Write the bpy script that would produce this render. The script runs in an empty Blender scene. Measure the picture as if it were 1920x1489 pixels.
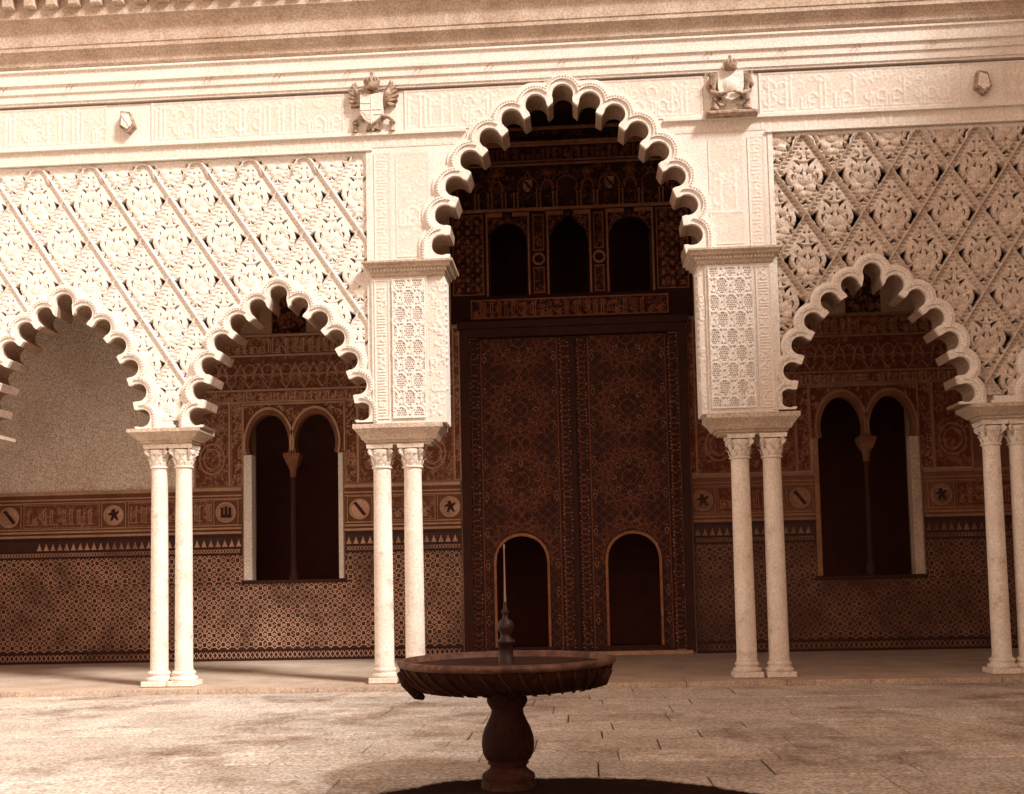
import bpy, math, random
import numpy as np
from mathutils import Vector, Matrix
from mathutils.geometry import tessellate_polygon

random.seed(7); rng = np.random.default_rng(11)
SC = bpy.context.scene
COL = SC.collection
PI = math.pi

# ------------------------------------------------------------------ camera
cam = bpy.data.cameras.new('camera'); cam_o = bpy.data.objects.new('camera', cam); COL.objects.link(cam_o)
cam.sensor_fit = 'HORIZONTAL'; cam.sensor_width = 36; cam.lens = 37.5
cam.shift_y = 206.73 / 1920; cam.clip_end = 300; cam.clip_start = .05
yaw, pitch, roll = -.06133, .06837, -.02111
fw = Vector((math.sin(yaw) * math.cos(pitch), math.cos(yaw) * math.cos(pitch), math.sin(pitch)))
rt = Vector((math.cos(yaw), -math.sin(yaw), 0)); up = rt.cross(fw)
r2 = rt * math.cos(roll) + up * math.sin(roll); u2 = up * math.cos(roll) - rt * math.sin(roll)
m = Matrix.Identity(4)
for i in range(3):
    m[i][0] = r2[i]; m[i][1] = u2[i]; m[i][2] = -fw[i]
m[0][3], m[1][3], m[2][3] = .018, -12.4, 1.1745
cam_o.matrix_world = m
SC.camera = cam_o

# ------------------------------------------------------------------ light
LDIR = Vector((-.48, .37, -.56)).normalized()          # the way the sunlight travels
w = bpy.data.worlds.new('World'); SC.world = w; w.use_nodes = True
nt = w.node_tree; nt.nodes.clear()
sky = nt.nodes.new('ShaderNodeTexSky'); sky.sky_type = 'NISHITA'; sky.sun_disc = False
sky.sun_elevation = math.asin(-LDIR.z); sky.sun_rotation = math.atan2(-LDIR.x, -LDIR.y)
bw = nt.nodes.new('ShaderNodeRGBToBW')                 # the photograph is a brown monochrome print
mx = nt.nodes.new('ShaderNodeMix'); mx.data_type = 'RGBA'; mx.blend_type = 'MULTIPLY'; mx.inputs['Factor'].default_value = 1
mx.inputs['B'].default_value = (1.0, .66, .51, 1)
bg = nt.nodes.new('ShaderNodeBackground'); bg.inputs['Strength'].default_value = .15
ow = nt.nodes.new('ShaderNodeOutputWorld')
nt.links.new(sky.outputs[0], bw.inputs[0]); nt.links.new(bw.outputs[0], mx.inputs['A'])
nt.links.new(mx.outputs['Result'], bg.inputs[0]); nt.links.new(bg.outputs[0], ow.inputs[0])
sun = bpy.data.lights.new('sun', 'SUN'); sun.energy = 2.4; sun.angle = math.radians(10); sun.color = (1, .965, .925)
sun_o = bpy.data.objects.new('sun', sun); COL.objects.link(sun_o)
sun_o.rotation_euler = LDIR.to_track_quat('-Z', 'Y').to_euler(); sun_o.location = (8, -6, 20)
SC.view_settings.view_transform = 'Standard'; SC.view_settings.look = 'None'
SC.view_settings.gamma = 1; SC.view_settings.use_curve_mapping = False
SC.view_settings.exposure = 1.13
SC.render.engine = 'CYCLES'
SC.cycles.max_bounces = 8; SC.cycles.diffuse_bounces = 6

# ------------------------------------------------------------------ materials
MATS = {}
def mat(name, c0, c1=None, scale=3., grain=.10, rough=.9, bump=.25, bscale=60., relief=None, spec=.25, stain=None, metallic=0.):
    """two tones mixed by soft noise, a fine grain, optional tone by relief height, optional blotchy stains"""
    M = bpy.data.materials.new(name); M.use_nodes = True; MATS[name] = M
    t = M.node_tree; n = t.nodes; b = n['Principled BSDF']; L = t.links.new
    b.inputs['Roughness'].default_value = rough; b.inputs['Specular IOR Level'].default_value = spec
    b.inputs['Metallic'].default_value = metallic
    c1 = c1 or tuple(x * .82 for x in c0)
    geo = n.new('ShaderNodeNewGeometry')
    nz = n.new('ShaderNodeTexNoise'); nz.inputs['Scale'].default_value = scale; nz.inputs['Detail'].default_value = 6
    nz.inputs['Roughness'].default_value = .65
    L(geo.outputs['Position'], nz.inputs['Vector'])
    rp = n.new('ShaderNodeValToRGB'); rp.color_ramp.elements[0].position = .36; rp.color_ramp.elements[1].position = .66
    rp.color_ramp.elements[0].color = (*c1, 1); rp.color_ramp.elements[1].color = (*c0, 1)
    L(nz.outputs['Fac'], rp.inputs[0])
    out = rp.outputs[0]
    if relief:                                         # painted ground of the carving; in pierced stucco the shade of its voids
        at = n.new('ShaderNodeAttribute'); at.attribute_name = 'relief'
        mr = n.new('ShaderNodeMix'); mr.data_type = 'RGBA'
        mr.inputs['A'].default_value = (*relief, 1)
        L(at.outputs['Fac'], mr.inputs['Factor']); L(out, mr.inputs['B']); out = mr.outputs['Result']
    if stain:
        col, sscale, lo, hi = stain
        ns = n.new('ShaderNodeTexNoise'); ns.inputs['Scale'].default_value = sscale; ns.inputs['Detail'].default_value = 8
        ns.inputs['Roughness'].default_value = .7
        mp = n.new('ShaderNodeMapping'); mp.inputs['Location'].default_value = (3.1, 1.7, .4)
        L(geo.outputs['Position'], mp.inputs[0]); L(mp.outputs[0], ns.inputs['Vector'])
        mr2 = n.new('ShaderNodeMapRange'); mr2.inputs[1].default_value = lo; mr2.inputs[2].default_value = hi
        L(ns.outputs['Fac'], mr2.inputs[0])
        ms = n.new('ShaderNodeMix'); ms.data_type = 'RGBA'; ms.inputs['B'].default_value = (*col, 1)
        L(mr2.outputs[0], ms.inputs['Factor']); L(out, ms.inputs['A']); out = ms.outputs['Result']
    ng = n.new('ShaderNodeTexNoise'); ng.inputs['Scale'].default_value = 44; ng.inputs['Detail'].default_value = 3
    L(geo.outputs['Position'], ng.inputs['Vector'])
    mg = n.new('ShaderNodeMapRange'); mg.inputs[1].default_value = .3; mg.inputs[2].default_value = .7
    mg.inputs[3].default_value = 1 - grain * 1.6; mg.inputs[4].default_value = 1 + grain * .8
    L(ng.outputs['Fac'], mg.inputs[0])
    vm = n.new('ShaderNodeVectorMath'); vm.operation = 'SCALE'
    L(out, vm.inputs[0]); L(mg.outputs[0], vm.inputs['Scale']); L(vm.outputs[0], b.inputs['Base Color'])
    if bump:
        nb = n.new('ShaderNodeTexNoise'); nb.inputs['Scale'].default_value = bscale; nb.inputs['Detail'].default_value = 5
        L(geo.outputs['Position'], nb.inputs['Vector'])
        bp = n.new('ShaderNodeBump'); bp.inputs['Strength'].default_value = bump; bp.inputs['Distance'].default_value = .012
        L(nb.outputs['Fac'], bp.inputs['Height']); L(bp.outputs[0], b.inputs['Normal'])
    return M

M_STUC = mat('pale_stucco', (.82, .765, .69), (.76, .70, .62), 1.6, .14, bump=.25, stain=((.64, .53, .43), 1.4, .56, .82))
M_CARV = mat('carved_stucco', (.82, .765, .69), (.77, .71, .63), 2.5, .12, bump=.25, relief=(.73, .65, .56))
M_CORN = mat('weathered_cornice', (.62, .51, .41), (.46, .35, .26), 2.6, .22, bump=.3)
M_LOZE = mat('lozenge_stucco', (.82, .765, .69), (.77, .71, .63), 2.5, .12, bump=.2, relief=(.12, .06, .035))  # lowest relief tone colours in the shade of the pierced voids
M_ARMS = mat('shaded_arms', (.56, .44, .34), (.22, .13, .085), 14., .2, bump=.3)  # deep shadows of the carved arms put into darker stone tones
M_LOZS = mat('lozenge_shaded', (.70, .595, .495), (.54, .44, .35), 4.5, .22, bump=.2, relief=(.09, .04, .024))  # right panel's copy, its shade and void shade put into the colour
M_INTR = mat('shaded_intrados', (.40, .28, .20), (.31, .205, .14), 3., .25, bump=.3)  # shade under the arches put into a darker soffit colour
M_MARB = mat('column_marble', (.84, .765, .67), (.72, .63, .53), 3.5, .12, rough=.7, bump=.12, bscale=30, stain=((.42, .31, .22), 5., .55, .75))
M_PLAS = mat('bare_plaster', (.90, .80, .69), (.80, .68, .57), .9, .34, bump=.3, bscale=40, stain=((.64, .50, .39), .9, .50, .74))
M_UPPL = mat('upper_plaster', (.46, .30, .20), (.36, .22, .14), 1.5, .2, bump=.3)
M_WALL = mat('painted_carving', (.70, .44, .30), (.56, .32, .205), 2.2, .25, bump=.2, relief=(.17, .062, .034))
M_WALR = mat('shaded_carving', (.46, .24, .145), (.34, .16, .09), 2.2, .25, bump=.2, relief=(.13, .032, .015))  # right-hand copy of painted_carving with the bay's shade in its colour
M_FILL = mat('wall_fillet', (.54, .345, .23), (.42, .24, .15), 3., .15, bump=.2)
M_FILR = mat('shaded_fillet', (.34, .17, .095), (.25, .115, .06), 3., .2, bump=.2)  # wall_fillet again, tones lowered to stand for the right bay's shade
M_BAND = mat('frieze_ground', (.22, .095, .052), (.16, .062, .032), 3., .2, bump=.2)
M_TILE = mat('tile_ground', (.065, .0185, .0095), (.040, .0115, .006), 6., .2, rough=.5, bump=.1)
M_TLIR = mat('shaded_tile_strap', (.34, .175, .105), (.24, .11, .06), 3., .25, rough=.6, bump=.1, stain=((.10, .036, .018), 1.1, .42, .66))  # tile_strap darkened in colour to carry the right bay's shade
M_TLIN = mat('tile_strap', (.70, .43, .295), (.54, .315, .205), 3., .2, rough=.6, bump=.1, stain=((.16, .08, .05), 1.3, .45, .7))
M_DOOR = mat('door_wood', (.34, .112, .053), (.22, .064, .030), 5., .3, rough=.7, bump=.25, relief=(.040, .0092, .0043))
M_DARK = mat('dark_wood', (.055, .0145, .0075), (.038, .010, .005), 4., .2, rough=.75, bump=.2)
M_GILT = mat('worn_gilding', (.56, .30, .17), (.24, .11, .055), 14., .3, rough=.6, bump=.2)
M_OVER = mat('overdoor_carving', (.42, .155, .075), (.28, .092, .042), 3., .25, bump=.25, relief=(.036, .009, .0045))
M_OFIL = mat('overdoor_fillet', (.38, .17, .09), (.25, .10, .052), 4., .25, bump=.2)
M_ROOM = mat('dark_room', (.19, .062, .04), None, 3., .1, bump=0)
M_PAVE = mat('paving_stone', (.74, .655, .565), (.57, .47, .38), 1.2, .36, rough=.85, bump=.45, bscale=22, stain=((.25, .155, .10), 1.2, .50, .70))
def vary(M, amt):
    t = M.node_tree; n = t.nodes; b = n['Principled BSDF']; l = b.inputs['Base Color'].links[0]; src = l.from_socket
    oi = n.new('ShaderNodeObjectInfo'); mr = n.new('ShaderNodeMapRange'); mr.inputs[3].default_value = 1 - amt; mr.inputs[4].default_value = 1 + amt * .5
    vm = n.new('ShaderNodeVectorMath'); vm.operation = 'SCALE'
    t.links.new(oi.outputs['Random'], mr.inputs[0]); t.links.new(src, vm.inputs[0]); t.links.new(mr.outputs[0], vm.inputs['Scale']); t.links.new(vm.outputs[0], b.inputs['Base Color'])
vary(M_PAVE, .16); vary(M_MARB, .06); vary(M_TLIN, .05)
M_JOIN = mat('paving_joint', (.13, .075, .05), None, 5., .2, bump=.3)
M_GFLR = mat('gallery_stone', (.60, .47, .36), (.46, .34, .25), 2., .22, bump=.3, bscale=20)
M_FOUN = mat('fountain_stone', (.048, .0145, .0075), (.025, .0075, .004), 5., .25, spec=.08, rough=.7, bump=.5, bscale=25, stain=((.12, .06, .035), 4., .58, .8))
M_FRIM = mat('fountain_rim', (.17, .08, .048), (.06, .022, .012), 9., .2, rough=.6, bump=.5, bscale=30)
M_WATR = mat('water', (.03, .013, .008), None, 3., .05, rough=.08, bump=.05, spec=.5)
M_DPAT = mat('dark_patch_stone', (.030, .013, .009), (.020, .009, .006), 3., .25, rough=.95, bump=.4, bscale=22, spec=.02)
M_METL = mat('spout_metal', (.03, .010, .006), None, 9., .2, rough=.5, bump=.1)
M_JET = mat('pale_pipe', (.24, .15, .10), None, 9., .05, rough=.5, bump=0)

# ------------------------------------------------------------------ mesh builder
class MB:
    def __init__(s): s.v = []; s.f = []; s.sm = []
    def add(s, vs, fs, smooth=False):
        k = len(s.v); s.v += [tuple(p) for p in vs]; s.f += [[i + k for i in f] for f in fs]; s.sm += [smooth] * len(fs)
    def box(s, x0, x1, y0, y1, z0, z1):
        p = [(x, y, z) for z in (z0, z1) for y in (y0, y1) for x in (x0, x1)]
        s.add(p, [(0, 2, 3, 1), (4, 5, 7, 6), (0, 1, 5, 4), (1, 3, 7, 5), (3, 2, 6, 7), (2, 0, 4, 6)])
        return s
    def bevbox(s, x0, x1, y0, y1, z0, z1, b=.01):
        """box whose front (low y) face is chamfered"""
        p = [(x0, y1, z0), (x1, y1, z0), (x1, y1, z1), (x0, y1, z1), (x0, y0 + b, z0), (x1, y0 + b, z0), (x1, y0 + b, z1), (x0, y0 + b, z1),
             (x0 + b, y0, z0 + b), (x1 - b, y0, z0 + b), (x1 - b, y0, z1 - b), (x0 + b, y0, z1 - b)]
        s.add(p, [(8, 9, 10, 11), (4, 5, 9, 8), (5, 6, 10, 9), (6, 7, 11, 10), (7, 4, 8, 11), (0, 1, 5, 4), (1, 2, 6, 5), (2, 3, 7, 6), (3, 0, 4, 7), (3, 2, 1, 0)])
        return s
    def plate(s, outer, y0, y1, holes=()):
        """polygon in x-z with holes, extruded from y0 (front) to y1"""
        loops = [list(outer)] + [list(h) for h in holes]
        flat = [p for l in loops for p in l]; n = len(flat)
        tr = tessellate_polygon([[Vector((p[0], p[1], 0)) for p in l] for l in loops])
        vs = [(p[0], y0, p[1]) for p in flat] + [(p[0], y1, p[1]) for p in flat]
        fs = []
        for t in tr:
            a, b, c = [flat[i] for i in t]
            ar = (b[0] - a[0]) * (c[1] - a[1]) - (c[0] - a[0]) * (b[1] - a[1])
            if abs(ar) < 1e-12: continue
            t = list(t) if ar > 0 else list(t)[::-1]
            fs.append(t); fs.append([i + n for i in t[::-1]])
        k = 0
        for li, l in enumerate(loops):
            q = len(l); ar = sum(l[i][0] * l[(i + 1) % q][1] - l[(i + 1) % q][0] * l[i][1] for i in range(q))
            for i in range(q):
                a, b = k + i, k + (i + 1) % q
                if (ar > 0) == (li == 0): fs.append([b, a, a + n, b + n])
                else: fs.append([a, b, b + n, a + n])
            k += q
        s.add(vs, fs); return s
    def lathe(s, prof, c=(0, 0, 0), seg=24, smooth=True, axis='z', ripple=None):
        vs = []; fs = []
        for i, (r, z) in enumerate(prof):
            for k in range(seg):
                a = 2 * PI * k / seg
                rr = r * (ripple(a, i) if ripple else 1)
                x, y = rr * math.cos(a), rr * math.sin(a)
                vs.append((c[0] + x, c[1] + y, c[2] + z) if axis == 'z' else (c[0] + x, c[1] - z, c[2] + y))
        for i in range(len(prof) - 1):
            for k in range(seg):
                a, b = i * seg + k, i * seg + (k + 1) % seg
                fs.append((a, b, b + seg, a + seg))
        s.add(vs, fs, smooth)
        n = (len(prof) - 1) * seg
        s.add([vs[k] for k in range(seg)], [list(range(seg))[::-1]]); s.add([vs[n + k] for k in range(seg)], [list(range(seg))])
        return s
    def extr_x(s, prof, x0, x1):
        """(y,z) profile swept along x"""
        n = len(prof); vs = [(x0, y, z) for y, z in prof] + [(x1, y, z) for y, z in prof]
        s.add(vs, [(i, i + 1, i + 1 + n, i + n) for i in range(n - 1)]); return s
    def rect_prof(s, cx, cy, hx, hy, prof):
        """stepped mouldings round a rectangle: prof = (overhang, z)"""
        vs = []; fs = []
        for o, z in prof:
            vs += [(cx - hx - o, cy - hy - o, z), (cx + hx + o, cy - hy - o, z), (cx + hx + o, cy + hy + o, z), (cx - hx - o, cy + hy + o, z)]
        for i in range(len(prof) - 1):
            for k in range(4):
                a, b = 4 * i + k, 4 * i + (k + 1) % 4
                fs.append((a, b, b + 4, a + 4))
        e = 4 * (len(prof) - 1); fs += [(3, 2, 1, 0), (e, e + 1, e + 2, e + 3)]
        s.add(vs, fs); return s
    def tube(s, pts, r, seg=6, smooth=True):
        pts = [Vector(p) for p in pts]; n = len(pts); vs = []; fs = []
        for i, p in enumerate(pts):
            d = (pts[min(i + 1, n - 1)] - pts[max(i - 1, 0)]).normalized()
            a = d.cross(Vector((0, 0, 1)) if abs(d.z) < .9 else Vector((0, 1, 0))).normalized(); b = d.cross(a)
            rr = r[i] if isinstance(r, (list, tuple)) else r
            for k in range(seg):
                t = 2 * PI * k / seg; vs.append(p + a * rr * math.cos(t) + b * rr * math.sin(t))
        for i in range(n - 1):
            for k in range(seg):
                a, b = i * seg + k, i * seg + (k + 1) % seg; fs.append((a, b, b + seg, a + seg))
        fs += [list(range(seg))[::-1], [(n - 1) * seg + k for k in range(seg)]]
        s.add(vs, fs, smooth); return s
    def dome(s, c, r, h, seg=6):
        """small boss proud of a wall (points to -y)"""
        vs = [(c[0], c[1] - h, c[2])]
        for q, hh in ((.65, .7), (1, 0)):
            vs += [(c[0] + r * q * math.cos(2 * PI * k / seg), c[1] - h * hh, c[2] + r * q * math.sin(2 * PI * k / seg)) for k in range(seg)]
        fs = [(0, 1 + k, 1 + (k + 1) % seg) for k in range(seg)]
        fs += [(1 + k, 1 + seg + k, 1 + seg + (k + 1) % seg, 1 + (k + 1) % seg) for k in range(seg)]
        s.add(vs, fs, True); return s
    def strap(s, a, b, y, w, t=.006):
        dx, dz = b[0] - a[0], b[1] - a[1]; l = math.hypot(dx, dz) or 1; nx, nz = -dz / l * w / 2, dx / l * w / 2
        s.add([(a[0] + nx, y, a[1] + nz), (a[0] - nx, y, a[1] - nz), (b[0] - nx, y, b[1] - nz), (b[0] + nx, y, b[1] + nz),
               (a[0], y - t, a[1]), (b[0], y - t, b[1])], [(1, 2, 5, 4), (3, 0, 4, 5)]); return s
    def mesh(s, name, loc=(0, 0, 0)):
        me = bpy.data.meshes.new(name)
        me.from_pydata([(p[0] - loc[0], p[1] - loc[1], p[2] - loc[2]) for p in s.v], [], s.f)
        me.polygons.foreach_set('use_smooth', s.sm); me.update(); return me
    def build(s, name, mt, parent=None, kind=None):
        loc = wloc(parent)
        me = s.mesh(name, loc); me.materials.append(mt)
        return link(name, me, parent, kind)

def wloc(o):
    p = Vector((0, 0, 0))
    while o is not None: p += o.location; o = o.parent
    return p
def link(name, me, parent=None, kind=None, loc=None):
    o = bpy.data.objects.new(name, me); COL.objects.link(o)
    if parent is not None: o.parent = parent
    if loc is not None: o.location = loc
    if kind: o['kind'] = kind
    return o
def thing(name, label, cat, loc, group=None):
    o = bpy.data.objects.new(name, None); COL.objects.link(o); o.location = loc; o.empty_display_size = .2
    o['label'] = label; o['category'] = cat
    if group: o['group'] = group
    o['kind'] = 'thing'
    return o
def copy_tree(o, parent=None):
    c = o.copy(); COL.objects.link(c); c.parent = parent
    for ch in list(o.children): copy_tree(ch, c)
    return c
def mirror(pts): return [(-x, z) for x, z in pts][::-1]

# ------------------------------------------------------------------ relief carving from height fields
class Ras:
    def __init__(s, x0, x1, z0, z1, res, base=0.):
        s.x0, s.z0, s.x1, s.z1 = x0, z0, x1, z1
        s.nx = max(3, int((x1 - x0) * res) + 1); s.nz = max(3, int((z1 - z0) * res) + 1)
        s.X, s.Z = np.meshgrid(np.linspace(x0, x1, s.nx), np.linspace(z0, z1, s.nz))
        s.a = np.full((s.nz, s.nx), base, float); s.e = .8 / res
    def win(s, xa, xb, za, zb):
        dx = (s.x1 - s.x0) / (s.nx - 1); dz = (s.z1 - s.z0) / (s.nz - 1)
        i0 = max(0, int((xa - s.x0) / dx)); i1 = min(s.nx, int((xb - s.x0) / dx) + 2)
        j0 = max(0, int((za - s.z0) / dz)); j1 = min(s.nz, int((zb - s.z0) / dz) + 2)
        return slice(j0, max(j0, j1)), slice(i0, max(i0, i1))
    def put(s, sl, d, h, cut=False):
        k = np.clip(.5 - d / s.e, 0, 1)
        if cut: s.a[sl] = s.a[sl] * (1 - k) + h * k
        else: s.a[sl] = np.maximum(s.a[sl], h * k)
    def line(s, x0, z0, x1, z1, w, h, cut=False):
        sl = s.win(min(x0, x1) - w, max(x0, x1) + w, min(z0, z1) - w, max(z0, z1) + w)
        X, Z = s.X[sl], s.Z[sl]; dx, dz = x1 - x0, z1 - z0; L2 = dx * dx + dz * dz + 1e-12
        t = np.clip(((X - x0) * dx + (Z - z0) * dz) / L2, 0, 1)
        s.put(sl, np.hypot(X - x0 - t * dx, Z - z0 - t * dz) - w / 2, h, cut)
    def arc(s, cx, cz, r, a0, a1, w, h):
        sl = s.win(cx - r - w, cx + r + w, cz - r - w, cz + r + w); X, Z = s.X[sl] - cx, s.Z[sl] - cz
        ang = np.mod(np.arctan2(Z, X) - a0, 2 * PI); d = np.abs(np.hypot(X, Z) - r) - w / 2
        s.put(sl, np.where(ang <= (a1 - a0), d, 9.), h)
    def ell(s, cx, cz, rx, rz, rot, h, cut=False):
        q = max(rx, rz) * 1.3; sl = s.win(cx - q, cx + q, cz - q, cz + q); X, Z = s.X[sl] - cx, s.Z[sl] - cz
        c, n = math.cos(rot), math.sin(rot); u, v = X * c + Z * n, -X * n + Z * c
        s.put(sl, (np.hypot(u / rx, v / rz) - 1) * min(rx, rz), h, cut)
    def oval(s, cx, cz, rx, rz, w, h):
        sl = s.win(cx - rx - w, cx + rx + w, cz - rz - w, cz + rz + w); X, Z = s.X[sl] - cx, s.Z[sl] - cz
        s.put(sl, np.abs(np.hypot(X / rx, Z / rz) - 1) * min(rx, rz) - w / 2, h)
    def obj(s, name, mt, parent, y, mask=None, kind=None, tone=None):
        X, Z, A = s.X, s.Z, s.a
        V = np.stack([X, y - A, Z], -1).reshape(-1, 3) - np.array(wloc(parent))
        ok = np.ones(X.shape, bool) if mask is None else mask(X, Z)
        idx = np.arange(X.size).reshape(X.shape)
        q = ok[:-1, :-1] & ok[1:, :-1] & ok[:-1, 1:] & ok[1:, 1:]
        F = np.stack([idx[:-1, :-1], idx[:-1, 1:], idx[1:, 1:], idx[1:, :-1]], -1)[q]
        t = A / max(A.max(), 1e-6) if tone is None else tone(A)
        return grid_obj(name, V, F, t.reshape(-1), mt, parent, kind)

def grid_mesh(name, V, F, tone):
    used = np.unique(F); rm = np.full(len(V), -1); rm[used] = np.arange(len(used)); V = V[used]; F = rm[F]
    me = bpy.data.meshes.new(name); me.vertices.add(len(V)); me.vertices.foreach_set('co', V.astype(np.float32).ravel())
    me.loops.add(F.size); me.loops.foreach_set('vertex_index', F.astype(np.int32).ravel())
    me.polygons.add(len(F)); me.polygons.foreach_set('loop_start', np.arange(0, F.size, 4, dtype=np.int32))
    me.update(calc_edges=True)
    at = me.attributes.new('relief', 'FLOAT', 'POINT'); at.data.foreach_set('value', np.clip(tone[used], 0, 1).astype(np.float32))
    return me
def grid_obj(name, V, F, tone, mt, parent, kind=None):
    me = grid_mesh(name, V, F, tone); me.materials.append(mt); return link(name, me, parent, kind)
def inside(poly, X, Z):
    r = np.zeros(X.shape, bool); n = len(poly)
    for i in range(n):
        (xa, za), (xb, zb) = poly[i], poly[i - 1]
        if za == zb: continue
        r ^= ((za > Z) != (zb > Z)) & (X < (xb - xa) * (Z - za) / (zb - za) + xa)
    return r

def script_relief(R, h=.016, margin=.1, dense=1.):
    """illegible angular strokes, like the worn inscription band"""
    H = R.z1 - R.z0; x = R.x0 + .05; b = R.z0 + H * margin; t = R.z1 - H * margin; hh = t - b
    rs = random.Random(int(R.x0 * 100 + R.z0 * 37)); k = hh * .055
    while x < R.x1 - .08:
        q = rs.random(); wd = hh * rs.uniform(.16, .34)
        if q < .5:
            for j in range(rs.choice((1, 2, 2, 3))):
                top = b + hh * rs.uniform(.82, 1.); R.line(x, b, x, top, k, h); R.line(x, top, x + k * 1.2, top - k, k, h); x += hh * .14
            R.line(x - hh * .3, b, x, b, k, h)
        elif q < .75:
            for j in range(3):
                R.line(x, b, x, b + hh * rs.uniform(.25, .45), k, h); x += hh * .1
            R.line(x - hh * .32, b, x, b, k, h); R.arc(x, b + hh * .3, hh * .14, 0, 5.2, k, h)
        else:
            R.arc(x + wd * .5, b + hh * .28, wd * .5, 2.4, 7.4, k, h); R.arc(x + wd * .6, b + hh * .7, wd * .42, -.5, 3.6, k, h)
        for j in range(int(3 * dense)):
            R.arc(x + rs.uniform(-.05, .1), b + hh * rs.uniform(.35, 1), hh * rs.uniform(.05, .12), rs.uniform(0, 6), rs.uniform(8, 10), k * .7, h * .6)
        x += hh * rs.uniform(.12, .22)
def scroll_relief(R, h=.014, dens=130, rad=(.02, .07), w=.011):
    """small scrolls and leaves filling a field"""
    A = (R.x1 - R.x0) * (R.z1 - R.z0); rs = random.Random(int(R.x0 * 91 + R.z0 * 17))
    for i in range(int(A * dens)):
        x, z = rs.uniform(R.x0, R.x1), rs.uniform(R.z0, R.z1); r = rs.uniform(*rad); a = rs.uniform(0, 6.28)
        R.arc(x, z, r, a, a + rs.uniform(2.5, 5.2), w, h * rs.uniform(.6, 1))
        if i % 2: R.ell(x + r * .5, z, w * 1.6, w * .9, a, h)
def border(R, w, h):
    for d in (0, 1):
        R.line(R.x0, R.z0 + w / 2 if not d else R.z1 - w / 2, R.x1, R.z0 + w / 2 if not d else R.z1 - w / 2, w, h)
        R.line(R.x0 + w / 2 if not d else R.x1 - w / 2, R.z0, R.x0 + w / 2 if not d else R.x1 - w / 2, R.z1, w, h)

# ------------------------------------------------------------------ lobed arch outlines
def norm(x, z): l = math.hypot(x, z) or 1; return x / l, z / l
def arch_normals(C):
    N = []
    for i in range(len(C)):
        a = C[max(i - 1, 0)]; b = C[min(i + 1, len(C) - 1)]
        if i == 0: a = (C[0][0], C[0][1] - 1); b = (C[0][0], C[0][1] + 1)
        if i == len(C) - 1: a = (C[i][0], C[i][1] + 1); b = (C[i][0], C[i][1] - 1)
        tx, tz = norm(b[0] - a[0], b[1] - a[1]); N.append((-tz, tx))
    return N
def opening(C, r, L, zb):
    """foils with blunt cusps: left springing, over the crown, to the right springing"""
    N = arch_normals(C); P = []
    for (cx, cz), (nx, nz) in zip(C, N):
        tx, tz = nz, -nx
        P.append((cx - tx * r * .93 - nx * L, cz - tz * r * .93 - nz * L))
        for k in range(15):
            a = -.42 + (PI + .84) * k / 14; c, s = -math.cos(a), math.sin(a)
            P.append((cx + tx * r * c + nx * r * s, cz + tz * r * c + nz * r * s))
        P.append((cx + tx * r * .93 - nx * L, cz + tz * r * .93 - nz * L))
    P = [(P[0][0] - .02, zb)] + P + [(P[-1][0] + .02, zb)]
    return P
def scallop(C, R, zb, seg=9):
    cx0 = sum(c[0] for c in C) / len(C); cz0 = min(c[1] for c in C); P = [(C[0][0] - R, zb)]
    cuts = []
    for a, b in zip(C[:-1], C[1:]):
        mx, mz = (a[0] + b[0]) / 2, (a[1] + b[1]) / 2; d = math.hypot(b[0] - a[0], b[1] - a[1])
        nx, nz = norm(-(b[1] - a[1]), b[0] - a[0])
        q = math.sqrt(max(0, R * R - d * d / 4)); cuts.append((mx + nx * q, mz + nz * q))
    for i, c in enumerate(C):
        a0 = PI if i == 0 else math.atan2(cuts[i - 1][1] - c[1], cuts[i - 1][0] - c[0])
        a1 = 0 if i == len(C) - 1 else math.atan2(cuts[i][1] - c[1], cuts[i][0] - c[0])
        while a0 < a1: a0 += 2 * PI
        while a0 - a1 > 2 * PI: a0 -= 2 * PI
        if i < len(C) // 2 and a0 - a1 > PI * 1.6: a0 -= 2 * PI
        for k in range(seg + 1):
            if i and k == 0: continue
            a = a0 + (a1 - a0) * k / seg; P.append((c[0] + R * math.cos(a), c[1] + R * math.sin(a)))
    P.append((C[-1][0] + R, zb)); return P
def ring(inner, outer): return inner + outer[::-1]

OFF_S = [(.253, -.152), (.492, -.328), (.690, -.559), (.845, -.836), (.949, -1.133), (.995, -1.445)]
OFF_C = [(.32, -.108), (.612, -.273), (.88, -.496), (1.116, -.755), (1.30, -1.065), (1.432, -1.41), (1.475, -1.77)]
def lobes(cx, cz, off, sx=1.):
    return [(cx - x * sx, cz + z) for x, z in off[::-1]] + [(cx, cz)] + [(cx + x * sx, cz + z) for x, z in off]
XB = 3.49; XA = 6.13; WT = .40
ARCH = {'centre': (lobes(-.035, 6.944, OFF_C), .128, .095, .28, 4.955)}
for k, x, sx in (('b', -XB, 1.), ('c', XB, 1.), ('a', -XA, .97), ('d', XA + .09, .97)):
    ARCH[k] = (lobes(x, 4.65, OFF_S, sx), .110, .085, .225, 3.075)
F1, F2, F3 = 7.12, 6.562, 6.372
XP = 2.36; XE = 9.6; D = 4.2; ZG = -.06

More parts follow.
